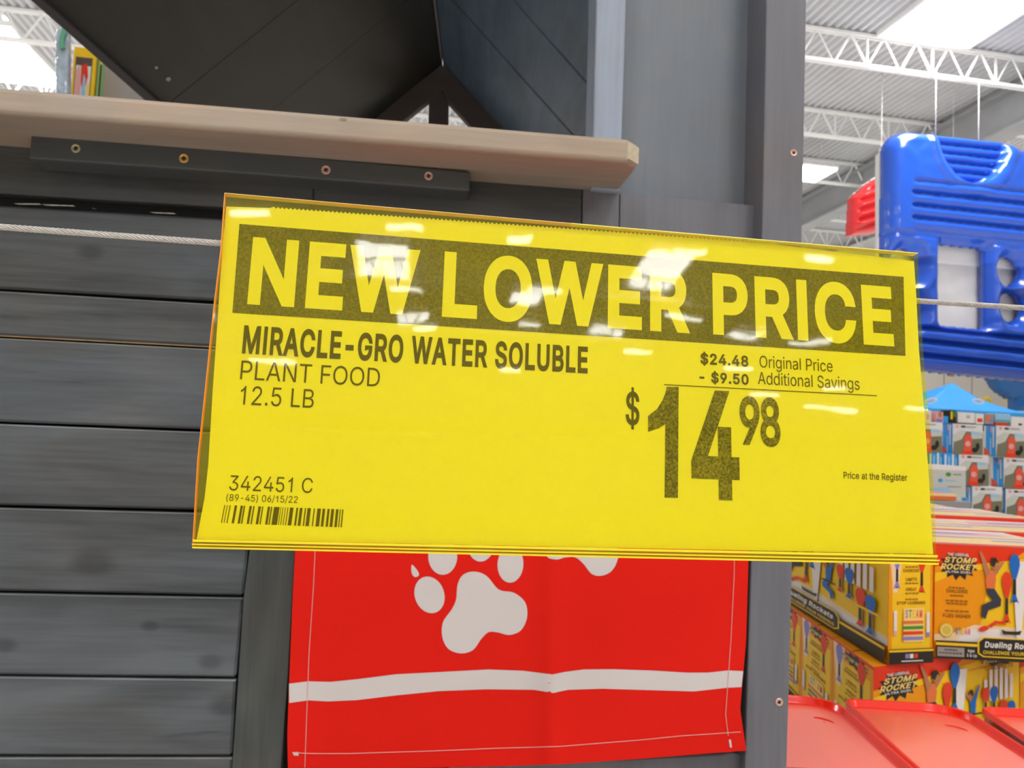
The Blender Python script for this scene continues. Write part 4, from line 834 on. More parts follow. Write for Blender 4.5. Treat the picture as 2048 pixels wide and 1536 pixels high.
def outline_d(px, py):
    x, y = dk(px, py)
    d = sdR(x, y, 1763+ (y-300)*-.01, 264, 2190, 735-.0*(x-1765), 46)
    # sloping shoulder on the right of the pocket
    return max(d, -(y-(262+max(0, x-1985)*.32)))
holes = [lambda x, y: sdR(x, y, 1869, 478, 1961, 640, 9), lambda x, y: (math.hypot((x-1801)/27., (y-530)/36.)-1)*28,
         lambda x, y: (math.hypot((x-2008)/23., (y-519)/29.)-1)*24, lambda x, y: (math.hypot((x-2013)/23., (y-590)/29.)-1)*24, lambda x, y: (math.hypot((x-1803)/25., (y-618)/32.)-1)*26]
def hole_d(px, py):
    x, y = dk(px, py); return min(h(x, y) for h in holes)
def pocket(px, py):    # bowl-shaped pocket at the top
    x, y = dk(px, py); return math.hypot((x-1927)/72., (y-262)/98.)-1
def hgt(px, py):
    x, y = dk(px, py); d = -outline_d(px, py)
    h = .26*math.sqrt(max(0., min(1, d/24.))*(2-min(1, max(0, d/24.)))+1e-6)
    hd = hole_d(px, py); h *= .12+.88*math.sqrt(sm(hd, -2, 22))
    pk = pocket(px, py)
    if pk < .0:
        e = sm(-pk, 0, .10); h = h*(1-e)+e*(-.02+.15*math.sqrt(abs(math.sin((y-262)/17.5*math.pi))))
    elif pk < .25: h += .03*math.sin(pk/.25*math.pi)
    # ribbed panel
    rp = sdR(x, y, 1806, 362, 2040, 461, 14)
    if rp < 6:
        e = sm(-rp, -6, 8); h -= e*.16; h += e*.17*math.sqrt(abs(math.sin((y-362)/24.8*math.pi)))
    if 461 < y < 478: h -= .05*math.sin((y-461)/17*math.pi)
    for yc in (652, 678, 706):
        h -= .17*math.exp(-((y-yc)/4.5)**2)*(1 if x > 1780 else 0)
    h += .012*noise.noise(V((px/22., py/22., 0)))
    return h
def ins(px, py): return outline_d(px, py) < 0 and hole_d(px, py) > 0
puffy('float_body', 1755, 2200, 255, 800, 222, 272, BI, ins, hgt, M_blue, float_, .04)
# white backing sheet seen through the holes and along the left edge
def ins2(px, py): x, y = dk(px, py); return sdR(x, y, 1756, 285, 2186, 728, 40) < 0
puffy('white_backing', 1745, 2200, 255, 800, 70, 84, BI+.16, ins2, lambda x, y: .03+.02*noise.noise(V((x/30., y/30., 3))), M_whv, float_, .1)
for (x, y0, y1) in ((1871, 171, 276), (1957, 199, 290)):
    p = onB(x, y1, BI); q = onB(x, y0, BI); mesh('hanging_cord', *tube(None, [p, V((p.x, p.y, q.z+.3))], .006, None, n=5), M_whv, float_, True)
red_ = thing('inflatable_ring_seat', onB(1735, 465, 12.6), 'red ribbed inflatable seat poking out behind the blue float', 'inflatable')
def rr(px, py):
    t = (px-1700)/64.; top_ = 388-38*t; bt = 471-8*t; L = 1703-(py-390)*.06
    return max(L-px, px-1790, top_-py, py-bt, (390-py)*.75+(1712-px)*.7-2)
def rh(px, py):
    d = -rr(px, py); h = .18*math.sqrt(max(0, min(1, d/9.)))
    y = py-(-.5)*(px-1700)*.55; return h+.05*math.sin((y-395)/18.5*2*math.pi)*sm(d, 3, 12)
puffy('seat_body', 1690, 1795, 330, 480, 70, 100, 12.6, lambda x, y: rr(x, y) < 0, rh, M_redv, red_, .12)
puffy('seat_backing', 1688, 1795, 330, 480, 40, 50, 12.75, lambda x, y: rr(x+2.5, y+1) < 0, lambda x, y: .01, M_whv, red_, .06)
p = onB(1762, 352, 12.6); mesh('hanging_cord', *tube(None, [p, V((p.x, p.y, 8.5))], .01, None, n=5), M_whv, red_, True)
tube_ = thing('inflatable_tube', onB(2060, 800, 12.2), 'deep blue rounded inflatable below the float at the right edge', 'inflatable')
def tb(px, py): return max(math.hypot((px-2062)/82., (py-728)/76.)-1, -(py-700)/60.)
def tb2(px, py): return min(tb(px, py)*80, sdR(px, py, 2034, 780, 2130, 822, 6))
puffy('tube_body', 1970, 2150, 700, 830, 60, 44, 12.2, lambda x, y: tb2(x, y) < 0, lambda x, y: .3*math.sqrt(max(0, min(1, -tb2(x, y)/30.))), M_dblue, tube_, .2)
p = onB(2075, 705, 12.2); mesh('hanging_cord', *tube(None, [p, V((p.x, p.y, 8.5))], .01, None, n=5), M_whv, tube_, True)

# ================================================================== TOY ROCKET BOXES
M_or = mat('box_orange', (.95, .36, .01), .35, spec=.15); M_ye = mat('box_yellow', (1.0, .62, .02), .35, spec=.15)
M_rd = mat('box_red', (.85, .05, .015), .35, spec=.15); M_cr = mat('box_cream', (.95, .72, .45), .35, spec=.15)
M_bk = mat('box_black', (.035, .03, .02), .4, spec=.2); M_wh = mat('box_white', (.88, .82, .78), .4, spec=.2)
M_gy = mat('box_grey', (.38, .33, .30), .4, spec=.2); M_bl = mat('box_blue', (.02, .16, .55), .4, spec=.2); M_rr = mat('rocket_red', (.85, .06, .02), .4, spec=.2)
M_sk = mat('box_skin', (.55, .22, .10), .5, spec=.2); M_co = mat('box_coral', (.85, .20, .06), .4, spec=.2); M_dk = mat('box_jeans', (.05, .055, .07), .5, spec=.2)
M_gd = mat('box_gold_seal', (.72, .55, .08), .35); M_gn = mat('box_green', (.08, .32, .05), .4, spec=.2); M_br = mat('box_brown_type', (.30, .12, .01), .4, spec=.2)
M_li = mat('box_lilac', (.30, .25, .62), .4, spec=.2); M_pk = mat('box_pink', (.90, .42, .38), .35); M_ly = mat('box_light_yellow', (1.0, .72, .22), .35, spec=.15)
def rocket(A, x, y, h, w, m, rot=0.0):
    """foam rocket: fat rounded head on a stem with fins; x,y = foot"""
    def T(u, v): return (x+(u*math.cos(rot)*w-v*math.sin(rot)*w), y+v*h)
    A.poly([T(-.16, .0), (T(.16, .0)), T(.13, .55), T(-.13, .55)], M_bk)
    A.poly([T(-.42, -.03), T(-.12, .16), T(.12, .16), T(.42, -.03), T(.1, .03), T(-.1, .03)], m)
    A.poly([T(-.14, .48), T(.14, .48), T(.34, .62), T(.5, .78), T(.46, .90), T(.28, .985), T(0, 1.01), T(-.28, .985), T(-.46, .90), T(-.5, .78), T(-.34, .62)], m)
def burst(A, x0, y0, x1, y1, m, n=22):
    cx, cy, rx, ry = (x0+x1)/2, (y0+y1)/2, (x1-x0)/2, (y1-y0)/2
    A.poly([(cx+rx*(1 if i % 2 else .74)*math.cos(i*2*math.pi/n), cy+ry*(1 if i % 2 else .66)*math.sin(i*2*math.pi/n)) for i in range(n)], m)
def logo(A, x, y, w, h):
    burst(A, x-.06*w, y-.28*h, x+1.06*w, y+1.02*h, M_bk, 26)
    A.text('THE ORIGINAL', x+.2*w, y+.80*h, x+.8*w, .13*h, M_wh, 20)
    A.text('STOMP', x+.10*w, y+.50*h, x+.98*w, .25*h, M_ly, 26, .25); A.text('ROCKET', x+.0*w, y+.20*h, x+.98*w, .25*h, M_ly, 26, .25)
    A.text('ULTRA DUEL', x+.15*w, y+.05*h, x+.86*w, .10*h, M_wh, 20)
def child(A, x, y, w, h, top_m, leg_m, flip=1):
    """printed jumping child, flat shapes"""
    X = lambda u: x+w*(u if flip > 0 else 1-u)
    Y_ = lambda v: y+h*v
    A.poly([(X(.42), Y_(.70)), (X(.60), Y_(.72)), (X(.66), Y_(.60)), (X(.62), Y_(.44)), (X(.34), Y_(.44)), (X(.30), Y_(.58))], top_m)
    A.poly([(X(.32), Y_(.60)), (X(.46), Y_(.70)), (X(.26), Y_(.90)), (X(.12), Y_(1.0)), (X(.08), Y_(.97)), (X(.18), Y_(.84))], M_sk if top_m is M_co else top_m)
    A.poly([(X(.58), Y_(.70)), (X(.64), Y_(.64)), (X(.94), Y_(.84)), (X(.90), Y_(.88))], M_sk)
    A.ell(X(.60), Y_(.80), .11*w, .07*h, M_sk); A.poly([(X(.46), Y_(.80)), (X(.50), Y_(.90)), (X(.64), Y_(.91)), (X(.78), Y_(.82)), (X(.66), Y_(.84)), (X(.58), Y_(.76))], M_bk)
    A.poly([(X(.34), Y_(.45)), (X(.60), Y_(.45)), (X(.84), Y_(.30)), (X(.82), Y_(.20)), (X(.40), Y_(.13)), (X(.30), Y_(.0)), (X(.16), Y_(.03)), (X(.18), Y_(.20)), (X(.56), Y_(.28)), (X(.36), Y_(.36))], leg_m)
def wide_art(A, full=True):
    A.rect(0, 0, 1, 1, M_or)
    A.poly([(.0, .98), (1, .98), (1, 1), (0, 1)], M_rd); A.poly([(0, .80), (.22, .86), (.42, .80), (.62, 1), (0, 1)], M_rd)
    A.poly([(0, .66), (.16, .76), (1, .93), (1, .99), (.30, .84), (0, .74)], M_ye)
    A.poly([(.28, .15), (.34, .60), (.44, .84), (1, .86), (1, .15)], M_ye)
    A.poly([(.0, .15), (1, .15), (1, .22), (.55, .29), (.26, .30), (.12, .22), (0, .20)], M_cr); A.poly([(.14, .15), (1, .15), (1, .19), (.4, .27), (.22, .26)], M_wh)
    logo(A, .035, .74, .235, .20)
    for (t, y, w, m) in (('CHALLENGE', .575, .14, M_br), ('FLIES HIGHER', .355, .18, M_br)): A.text(t, .145-w/2, y, .145+w/2, .032, m, 18)
    for (y, w) in ((.615, .11), (.545, .09), (.50, .15), (.475, .14), (.41, .16)):
        for i in range(5): A.rect(.145-w/2+i*w/5, y, .145-w/2+(i+.78)*w/5, y+.011, M_br)
    A.ell(.075, .245, .045, .062, M_gd); A.ell(.075, .245, .036, .05, M_ly); A.ell(.075, .245, .029, .04, M_gd)
    for i, (t, m) in enumerate(zip('STEAM', (M_bl, M_gn, M_ye, M_co, M_rd))): A.text(t, .135+i*.02, .215, .148+i*.02, .055, m, 20)
    child(A, .27, .36, .19, .60, M_co, M_dk)
    A.poly([(.53, .20), (.56, .20), (.60, .88), (.50, .88)], M_wh); rocket(A, .465, .34, .44, .062, M_rr); rocket(A, .515, .52, .42, .068, M_bl)
    A.poly([(.36, .285), (.40, .325), (.46, .315), (.455, .345), (.39, .35), (.34, .30)], M_rr); A.ell(.315, .275, .035, .022, M_rr, .5)
    A.poly([(.44, .235), (.55, .235), (.56, .275), (.53, .262), (.46, .262), (.43, .275)], M_bk)
    child(A, .58, .30, .12, .42, M_bl, M_bl, -1)
    for i, h in enumerate((.20, .28, .31, .30, .27, .22)): A.rect(.72+i*.038, .55, .743+i*.038, .55+h, M_wh)
    burst(A, .68, .86, .99, 1.0, M_bk, 16); A.text('BONUS PACK', .71, .90, .96, .045, M_ly, 26, .2); A.text('12 ROCKETS', .72, .835, .93, .035, M_br, 14)
    rocket(A, .73, .42, .26, .055, M_rr); rocket(A, .79, .40, .28, .06, M_bl); rocket(A, .86, .20, .34, .06, M_rr); rocket(A, .92, .18, .34, .06, M_bl)
    A.rect(.60, .455, .70, .47, M_bk); A.rect(.80, .365, .97, .385, M_ye)
    A.rect(0, 0, 1, .155, M_bk); A.rect(0, .115, 1, .140, M_ye); A.rect(0, .14, 1, .148, M_bk)
    A.rect(.01, .02, .185, .10, M_gy); A.text('WARNING', .055, .068, .14, .018, M_bk, 20)
    for i in range(7): A.rect(.02+i*.022, .045, .037+i*.022, .054, M_bk)
    A.text('Ages', .205, .066, .25, .026, M_wh, 14); A.text('5 & Up', .20, .026, .265, .026, M_wh, 14)
    A.poly([(.27, .06), (.305, .03), (.70, .03), (.735, .06), (.735, .165), (.705, .205), (.305, .205), (.27, .165)], M_ye)
    A.poly([(.28, .065), (.31, .04), (.695, .04), (.725, .065), (.725, .16), (.70, .195), (.31, .195), (.28, .16)], M_bk)
    A.text('Dueling Rockets', .315, .115, .69, .052, M_wh, 26, .1)
    A.text('CHALLENGE YOUR FRIENDS', .305, .058, .70, .03, M_ye, 20)
def narrow_art(A):
    A.rect(0, 0, 1, 1, M_or); A.rect(0, .97, 1, 1, M_rd); A.rect(.08, .12, .94, .86, M_ye)
    A.poly([(.1, .60), (.2, .60), (.32, .98), (.0, .98)], M_cr)
    burst(A, .25, .86, .92, .99, M_bk, 22); A.text('STOMP ROCKET', .32, .90, .86, .035, M_ly, 20)
    rocket(A, .18, .64, .34, .19, M_li); rocket(A, .74, .60, .36, .20, M_rr, 0)
    for (t, y, w) in (('EXERCISE', .775, .36), ('LIMITS', .70, .25), ('GREAT', .615, .24), ('STOP LEARNING', .50, .64)): A.text(t, .50-w/2, y, .50+w/2, .026, M_br, 20)
    for y in (.815, .675, .59, .54):
        for i in range(4): A.rect(.36+i*.075, y, .42+i*.075, y+.010, M_br)
    A.rect(.32, .18, .78, .47, M_ly)
    for i, (t, m) in enumerate(zip('STEAM', (M_li, M_gn, M_ye, M_co, M_rd))): A.text(t, .36+i*.08, .385, .42+i*.08, .07, m, 24)
    for (x0, y0) in ((.10, .28), (.84, .26)): A.rect(x0, y0, x0+.07, y0+.17, M_wh); A.rect(x0, y0-.04, x0+.07, y0, M_pk if x0 < .5 else M_li)
    for i, m in enumerate((M_co, M_gn, M_rr, M_li)): A.rect(.30, .335-i*.045, .76, .362-i*.045, m)
    A.rect(0, 0, 1, .125, M_bk); A.rect(0, .10, 1, .118, M_ye)
    for i, m in enumerate((M_li, M_wh, M_rr)): A.rect(.36+i*.1, .045, .44+i*.1, .082, m)
    A.rect(.27, .018, .76, .027, M_wh); A.text('f', 0, 0, 0, 0, M_wh) if False else None
def top_art(A, seed):
    r = random.Random(seed); A.rect(0, 0, 1, 1, M_cr); A.rect(0, .9, 1, 1, M_wh); A.rect(0, 0, 1, .10, M_rd)
    A.poly([(0, .1), (1, .1), (1, .3), (.5, .42), (0, .36)], M_ly); A.poly([(.1, .62), (.9, .68), (.8, .86), (.15, .84)], M_pk)
    A.rect(.55, .3, .95, .36, M_li); A.rect(.06, .47, .5, .52, M_gy); A.poly([(.3, .72), (.7, .76), (.66, .82), (.34, .8)], M_li)
VD = flat(ray(1064, 872)); VR = V((VD.y, -VD.x, 0))      # the stack's own directions
def art_face(o, U, W, N):    # map for a face
    return lambda u, v, k: o+U*u+W*v+N*(.0001*k+.0002)
BW, BH, BD = .4236, .3144, .396
def rocket_box(name, P, ux, uy, h, label, front, left, top, group):
    """P near left bottom corner, ux along the front, uy along the left side going back"""
    t = thing(name, P, label, 'toy box', group)
    v, f = prism_pts([P, P+ux, P+ux+uy, P+uy], V((0, 0, h))); bevelled('carton', v, f, M_or, t, .001)
    n1 = ux.cross(V((0, 0, 1))).normalized(); n1 = n1 if n1.dot(EYE-P) > 0 else -n1
    n2 = uy.cross(V((0, 0, 1))).normalized(); n2 = n2 if n2.dot(ux) < 0 else -n2
    Z = V((0, 0, h))
    if front: A = Art(art_face(P, ux, Z, n1)); front(A); A.build('printed_front', t)
    if left: A = Art(art_face(P+uy, -uy, Z, n2)); left(A); A.build('printed_side', t)
    if top: A = Art(art_face(P+Z, ux, uy, V((0, 0, 1)))); top_art(A, top); A.build('printed_lid', t)
    # flap seam over the lid
    m_ = P+Z+uy*.5; mesh('lid_seam', *boxvf(m_-uy.normalized()*.0015, ux, uy.normalized()*.003, V((0, 0, .0012))), M_br, t)
    return t
GB = 'orange toy rocket boxes stacked behind the corner post'
D0 = 2.16
kB = EYE+ray(1868, 1314)*D0; hz = kB.z                                   # base height of the top row
kA = onZ(1775.5, 1328, hz); kAl = onZ(1584, 1207, hz); kAr = onZ(1864, 1324, hz)
sideA = (kAl-kA); full = sideA.normalized()*(sideA.length*1.5)
rocket_box('rocket_toy_box', kA, (kAr-kA), full, BH, 'orange rocket toy box showing its narrow end, upper row beside the charcoal post', narrow_art, wide_art, 3, GB)
rocket_box('rocket_toy_box', kB, VR*BW, VD*BD, BH, 'orange rocket toy box, jumping child on its wide front, upper row, right edge', wide_art, None, 5, GB)
# lower row
kC = onZ(1747, 1334, hz-.004)-V((0, 0, BH)); lc = flat(onZ(1584, 1215, hz)-onZ(1747, 1334, hz))
seg = (onZ(1584, 1215, hz)-onZ(1747, 1334, hz)).length
w1 = (onZ(1869, 1317, hz)-onZ(1747, 1334, hz)); w1 = w1.normalized()
LW = .414
while proj(kC+V((0, 0, BH))+w1*LW)[0] < 2037: LW += .004
w1 = w1*LW
rocket_box('rocket_toy_box', kC, w1, lc*(seg*.42), BH, 'orange rocket toy box below the upper row, its burst logo above the red tray', wide_art, narrow_art, None, GB)
kD = kC+lc*(seg*.42+.004); rocket_box('rocket_toy_box', kD, w1, lc*(seg*.42), BH, 'orange rocket toy box in the lower row, second back along the left side', None, narrow_art, None, GB)
kD2 = kD+lc*(seg*.42+.004); rocket_box('rocket_toy_box', kD2, w1, lc*(seg*.42), BH, 'orange rocket toy box in the lower row, farthest back beside the charcoal post', None, narrow_art, None, GB)
kE = kC+w1*(1+.005/LW); rocket_box('rocket_toy_box', kE, w1, lc*BD, BH, 'orange rocket toy box in the lower row at the right edge of the picture', wide_art, None, None, GB)
# rows behind, only their lids show
lab = ['second row back', 'third row back', 'fourth row back', 'fifth row back', 'sixth row back']
dep = [BD+.004]; 
for i in range(5): dep.append(dep[-1]+.432+.024*i)
q0 = kB+VR*.003
for i in range(5):
    for j in range(2):
        d = dep[i]; L_ = dep[i+1]-d-.004
        base = q0+VR*(j*(BW+.004)+.0)+VD*d+V((0, 0, (.012 if (i == 1 and j == 1) else 0)-(.0006*i)))
        rocket_box('rocket_toy_box', base, VR*BW, VD*L_, BH, 'orange and cream lid of a rocket toy box, %s, %s column' % (lab[i], ('left', 'right')[j]), (lambda A: (A.rect(0, 0, 1, 1, M_rd), A.rect(0, 0, 1, .9, M_or))), None, 10+i*2+j, GB)
# a flat pallet table carries the boxes
zt = hz-.004-BH
T0 = kC-VR*.02+VD*(-.02)
plat = thing('display_table', T0-V((0, 0, T0.z)), 'grey display table under the rocket toy boxes', 'table')
M_tab = mat('grey_table_laminate', (.3, .3, .3), .5)
P0 = V((T0.x, T0.y, zt-.04)); box('tabletop', P0, VR*1.32, VD*3.4, V((0, 0, .038)), M_tab, plat, .003)
box('pedestal', V((P0.x, P0.y, 0))+VR*.06+VD*.06, VR*1.18, VD*3.1, V((0, 0, zt-.042)), M_tab, plat, .003)

# ================================================================== RED TRAYS at the bottom right
M_tr = mat('translucent_red_plastic', (1.0, .022, .004), .22, spec=.4, coat=.4)
M_trf = mat('pale_red_tray_floor', (1.0, .125, .075), .36, spec=.7, coat=.35)
zl = EYE.z-.596
TD = flat(ray(1090, 872)); TR = V((TD.y, -TD.x, 0)); TN = -TD                # towards the viewer = -TD
def rrect(w0, w1, l, r, n=7, ins_=0.0):
    """tapered rounded rectangle in tray coordinates: x right, y toward the viewer"""
    c = []
    def pt(x, y): return V((x, y))
    cs = [(ins_, ins_), (w0-ins_, ins_), (w1-ins_, l-ins_), (w0-w1+ins_, l-ins_)]
    for i in range(4):
        p = V(cs[i]); a = (V(cs[i-1])-p).normalized(); b = (V(cs[(i+1) % 4])-p).normalized(); R_ = max(r[i]-ins_*.6, .008)
        A, B = p+a*R_, p+b*R_
        for k in range(n+1):
            t = k/n; c.append(A*(1-t)**2+p*2*t*(1-t)+B*t*t)
    return c
def tray(px, py, label, w=.2736, l=.425, dz=0.0):
    O = onZ(px, py, zl+dz); t = thing('red_tray', V((O.x, O.y, O.z-.2)), label, 'tray', 'red plastic trays in a row')
    def W(c, z): return O+TR*c.x+TN*c.y+V((0, 0, z))
    rr_ = (.036, .09, .05, .03)
    loops = [(.0, -.012), (.0, -.001), (.0022, .0008), (.0050, .0008), (.0072, -.001), (.0100, -.0125), (.013, -.0150), (.017, -.0158)]
    vs, fs = [], []; N = None
    for (i_, z) in loops:
        c = rrect(w, w+.006, l, rr_, 7, i_); N = len(c); vs += [W(q, z) for q in c]
    for k in range(len(loops)-1):
        for i in range(N): fs.append((k*N+i, k*N+(i+1) % N, (k+1)*N+(i+1) % N, (k+1)*N+i))
    # outer skirt
    c = rrect(w, w+.006, l, rr_, 7, .0015); o = len(vs); vs += [W(q, -.012) for q in c]; c = rrect(w, w+.006, l, rr_, 7, .02); vs += [W(q, -.20) for q in c]
    for i in range(N): fs.append((o+i, o+(i+1) % N, o+N+(i+1) % N, o+N+i)); fs.append((i, (i+1) % N, o+(i+1) % N, o+i))
    fs.append(tuple(range(o+N, o+2*N)))
    mesh('tray_rim', vs, fs, M_tr, t, True)
    c = rrect(w, w+.006, l, rr_, 7, .0165); top_ = [W(q, -.0158) for q in c]; v, f = prism_pts(top_, V((0, 0, -.002)))
    mesh('tray_floor', v, f, M_trf, t)
    # raised half-moon mark
    cx, cy = w*.76, .118
    arc = [W(V((cx+.017*math.cos(a)-.004, cy-.017*math.sin(a)*.75)), -.0152) for a in [(-.25+i*.235) for i in range(11)]]
    arc = [W(V((cx+.020*math.sin(a), cy-.013*math.cos(a)+.012*a)), -.0152) for a in [(-1.05+i*.22) for i in range(11)]]
    mesh('half_moon_mark', *tube(None, arc, .0016, None, n=6, rad=[.0004, .0012, .0017, .002, .0021, .0021, .0021, .002, .0017, .0012, .0004]), M_tr, t, True)
    g = W(V((cx-.002, cy+.008)), -.0155); mesh('pip', [g+V((math.cos(a)*.0028, math.sin(a)*.0028, 0)) for a in (i*.785 for i in range(8))]+[g+V((0, 0, .0012))], [(i, (i+1) % 8, 8) for i in range(8)], M_trf, t)
    return t
tray(1683, 1396, 'red plastic tray in the middle of the row, half-moon mark facing up')
O2 = onZ(1683, 1396, zl); 
def pxof(P): return proj(P)
A_ = O2-TR*.290; tray(*pxof(A_), 'red plastic tray at the left of the row, partly behind the charcoal corner post')
A_ = O2+TR*.314; tray(*pxof(A_), 'red plastic tray at the right edge, only its far left corner showing')
rk = thing('tray_rack', V((O2.x, O2.y, 0)), 'grey rack that carries the red trays', 'rack')
b0 = O2-TR*.24-TN*.0-V((0, 0, O2.z)); Zs = zl-.202
box('rack_top', b0+V((0, 0, Zs-.02)), TR*.93, TN*.40, V((0, 0, .0195)), M_tab, rk, .002)
for (u, w_) in ((.08, .0), (.88, 0), (.08, .37), (.88, .37)): box('leg', b0+TR*u+TN*w_, TR*.03, TN*.03, V((0, 0, Zs-.021)), M_tab, rk, .002)

# ================================================================== WHITE AND BLUE BOXES, canopy and the rest further back
M_cy = mat('box_sky_blue', (.03, .36, .82), .4); M_cy2 = mat('box_pale_blue', (.35, .60, .85), .4); M_hw = mat('carton_white', (.80, .77, .78), .45)
M_gr = mat('photo_olive', (.20, .19, .12), .5); M_hy = mat('hydrant_red', (.85, .10, .05), .4); M_sp = mat('spray_pale', (.62, .62, .55), .5); M_hp = mat('hydrant_pink', (.85, .38, .36), .4)
B6 = 6.0
def hyd_front(A):
    A.rect(0, 0, 1, 1, M_hw); A.poly([(.0, .0), (1, 0), (1, .70), (.8, .76), (.25, .76), (.05, .66)], M_gr)
    A.poly([(.05, .40), (.0, .62), (.25, .80), (.45, .78), (.3, .5)], M_sp); A.poly([(.62, .52), (.98, .55), (.98, .76), (.6, .78)], M_sp); A.rect(.6, .66, .9, .74, M_cy2)
    A.poly([(.30, .0), (.66, .0), (.62, .16), (.34, .16)], M_rr); A.poly([(.36, .12), (.62, .12), (.62, .46), (.66, .50), (.6, .60), (.5, .72), (.42, .62), (.34, .50), (.37, .46)], M_hy)
    A.ell(.49, .36, .09, .09, M_hp); A.ell(.82, .28, .06, .12, M_bk); A.ell(.72, .16, .10, .08, M_bk)
    A.ell(.13, .92, .05, .05, M_hp); A.rect(.26, .89, .40, .945, M_bk); A.rect(.42, .90, .76, .93, M_gy)
def hyd_side(A):
    A.rect(0, 0, 1, 1, M_cy); A.rect(.0, .0, .14, 1, M_hw); A.rect(.5, .05, .62, .6, M_cy2); A.rect(.74, .3, .86, .95, M_hw); A.poly([(.0, .0), (.55, .0), (.45, .18), (.0, .3)], M_hy)
    A.rect(.3, .80, .42, .97, M_li); A.rect(.60, .78, .70, .97, M_pk)
def small_box(name, x0, y0, x1, y1, b, depth, label, cat, m, front=None, left=None, group=None, part='carton', turn=0.0):
    P = onB(x0, y1, b); Q = onB(x1, y1, b); R_ = onB(x0, y0, b); w = (Q-P).dot(E1); h = R_.z-P.z
    t = thing(name, P, label, cat, group); ux = E1*w; uy = E2*depth
    v, f = prism_pts([P, P+ux, P+ux+uy, P+uy], V((0, 0, h))); bevelled(part, v, f, m, t, .003)
    if front: A = Art(lambda u, v_, k: P+ux*u+V((0, 0, h*v_))-E2*(.0006*k+.001)); front(A); A.build('printed_front', t)
    if left: A = Art(lambda u, v_, k: P+uy*(1-u)+V((0, 0, h*v_))-E1*(.0006*k+.001)); left(A); A.build('printed_side', t)
    return t
GH = 'white and blue sprinkler boxes stacked under the blue canopy'
for (x0, y0, x1, y1, l) in ((1824, 842, 1884, 903, 'upper row, nearest the sign edge'), (1905, 847, 1965, 908, 'upper row, second from the sign edge'), (1992, 851, 2052, 914, 'upper row at the right edge'),
                            (1917, 908, 1977, 970, 'middle row, right of the pale carton'), (2007, 915.5, 2068, 976, 'middle row at the right edge'),
                            (1944, 972, 2004, 1034, 'lowest row, left'), (2011, 977.5, 2071, 1038, 'lowest row, right')):
    small_box('sprinkler_box', x0, y0, x1, y1, B6, .135, 'white and blue box with red hydrant picture, '+l, 'box', M_hw, hyd_front, hyd_side, GH)
for i, (x0, y0, x1, y1, l) in enumerate(((1856, 904, 1884, 935, 'left'), (1886, 906, 1914, 937, 'right'))):
    small_box('sprinkler_box', x0, y0, x1, y1, B6+.01, .3, 'blue striped box end above the pale carton, '+l+' of two', 'box', M_cy, (lambda A: (A.rect(0, 0, 1, 1, M_cy), A.rect(.1, .1, .22, .9, M_hw), A.rect(.36, 0, .46, .8, M_cy2), A.rect(.62, .2, .76, 1, M_hw), A.rect(.86, 0, .94, .7, M_cy2))), None, GH)
def pale_front(A):
    A.rect(0, 0, 1, 1, mat('pale_carton_print', (.62, .62, .58), .5)); A.rect(.0, .86, 1, 1, M_wh); A.ell(.62, .72, .06, .07, M_gn); A.rect(.72, .70, .9, .75, M_gy); A.ell(.45, .52, .05, .06, M_cy); A.rect(.55, .50, .8, .54, M_cy2)
    A.poly([(.04, .10), (.5, .06), (.7, .18), (.6, .30), (.1, .24)], M_cy2); A.rect(.1, .6, .25, .64, M_cy2); A.rect(.6, .32, .9, .35, M_gy)
small_box('pale_carton', 1838, 929, 1931, 992, 5.6, .36, 'pale grey and white carton beside the sign edge', 'box', M_wh, pale_front)
small_box('orange_carton', 1838, 985, 1912, 999, 5.2, .35, 'flat orange carton under the pale carton', 'box', M_co, (lambda A: (A.rect(0, 0, 1, 1, M_co), A.rect(0, .6, 1, 1, M_cr))))
# plinth under them
P = onB(1790, 1036, B6); z1 = onB(1944, 1034.5, B6).z
pl_ = thing('display_plinth', V((P.x, P.y, 0)), 'white display plinth under the sprinkler boxes', 'plinth')
box('plinth_body', V((P.x, P.y, 0)), E1*1.7, E2*.48, V((0, 0, min(z1, onB(2011, 1038, B6).z)-.01)), M_hw, pl_, .004)
z2 = onB(1838, 999, 5.2).z
pl2 = thing('display_crate', V((onB(1820, 999, 5.2).x, onB(1820, 999, 5.2).y, 0)), 'grey crate that carries the pale carton', 'crate')
q = onB(1820, 999, 5.15); box('crate_body', V((q.x, q.y, 0)), E1*.52, E2*.62, V((0, 0, z2-.003)), M_tab, pl2, .004)
# row of small packages on a shelf above the boxes
bs = 6.6
sh = thing('product_shelf', onB(1800, 850, bs), 'dark shelf of small packaged toys above the sprinkler boxes', 'shelf')
q = onB(1790, 851, bs-.05); box('shelf_board', q, E1*1.6, E2*.4, V((0, 0, .02)), M_bk, sh, .002); box('back_panel', q+E2*.4, E1*1.6, E2*.02, V((0, 0, .13)), mat('dark_navy_panel', (.05, .05, .12), .6), sh, .002)
for u in (0.02, 1.53): box('leg', V((q.x, q.y, 0))+E1*u, E1*.05, E2*.05, V((0, 0, q.z-.002)), M_bk, sh, .002)
def pk(n, x0, y0, x1, y1, label, cat, base, *rects, b=bs-.02, d=.12):
    def fr(A):
        A.rect(0, 0, 1, 1, base)
        for (a, b_, c, d_, m) in rects: A.rect(a, b_, c, d_, m)
    small_box(n, x0, y0, x1, y1, b, d, label, cat, base, fr, None, None)
ZB = 848
pk('toy_package', 1849, 820, 1862, ZB-4, 'white and pink package at the left end of the shelf', 'package', M_wh, (.3, .2, .7, .7, M_pk))
pk('toy_package', 1871, 823, 1886, ZB-3, 'pink and blue package left of the blue one', 'package', M_pk, (.1, 0, .9, .35, M_li), (.35, .5, .8, .95, M_sk))
pk('toy_package', 1886, 832, 1896, ZB-2, 'small plain blue package on the shelf', 'package', M_cy)
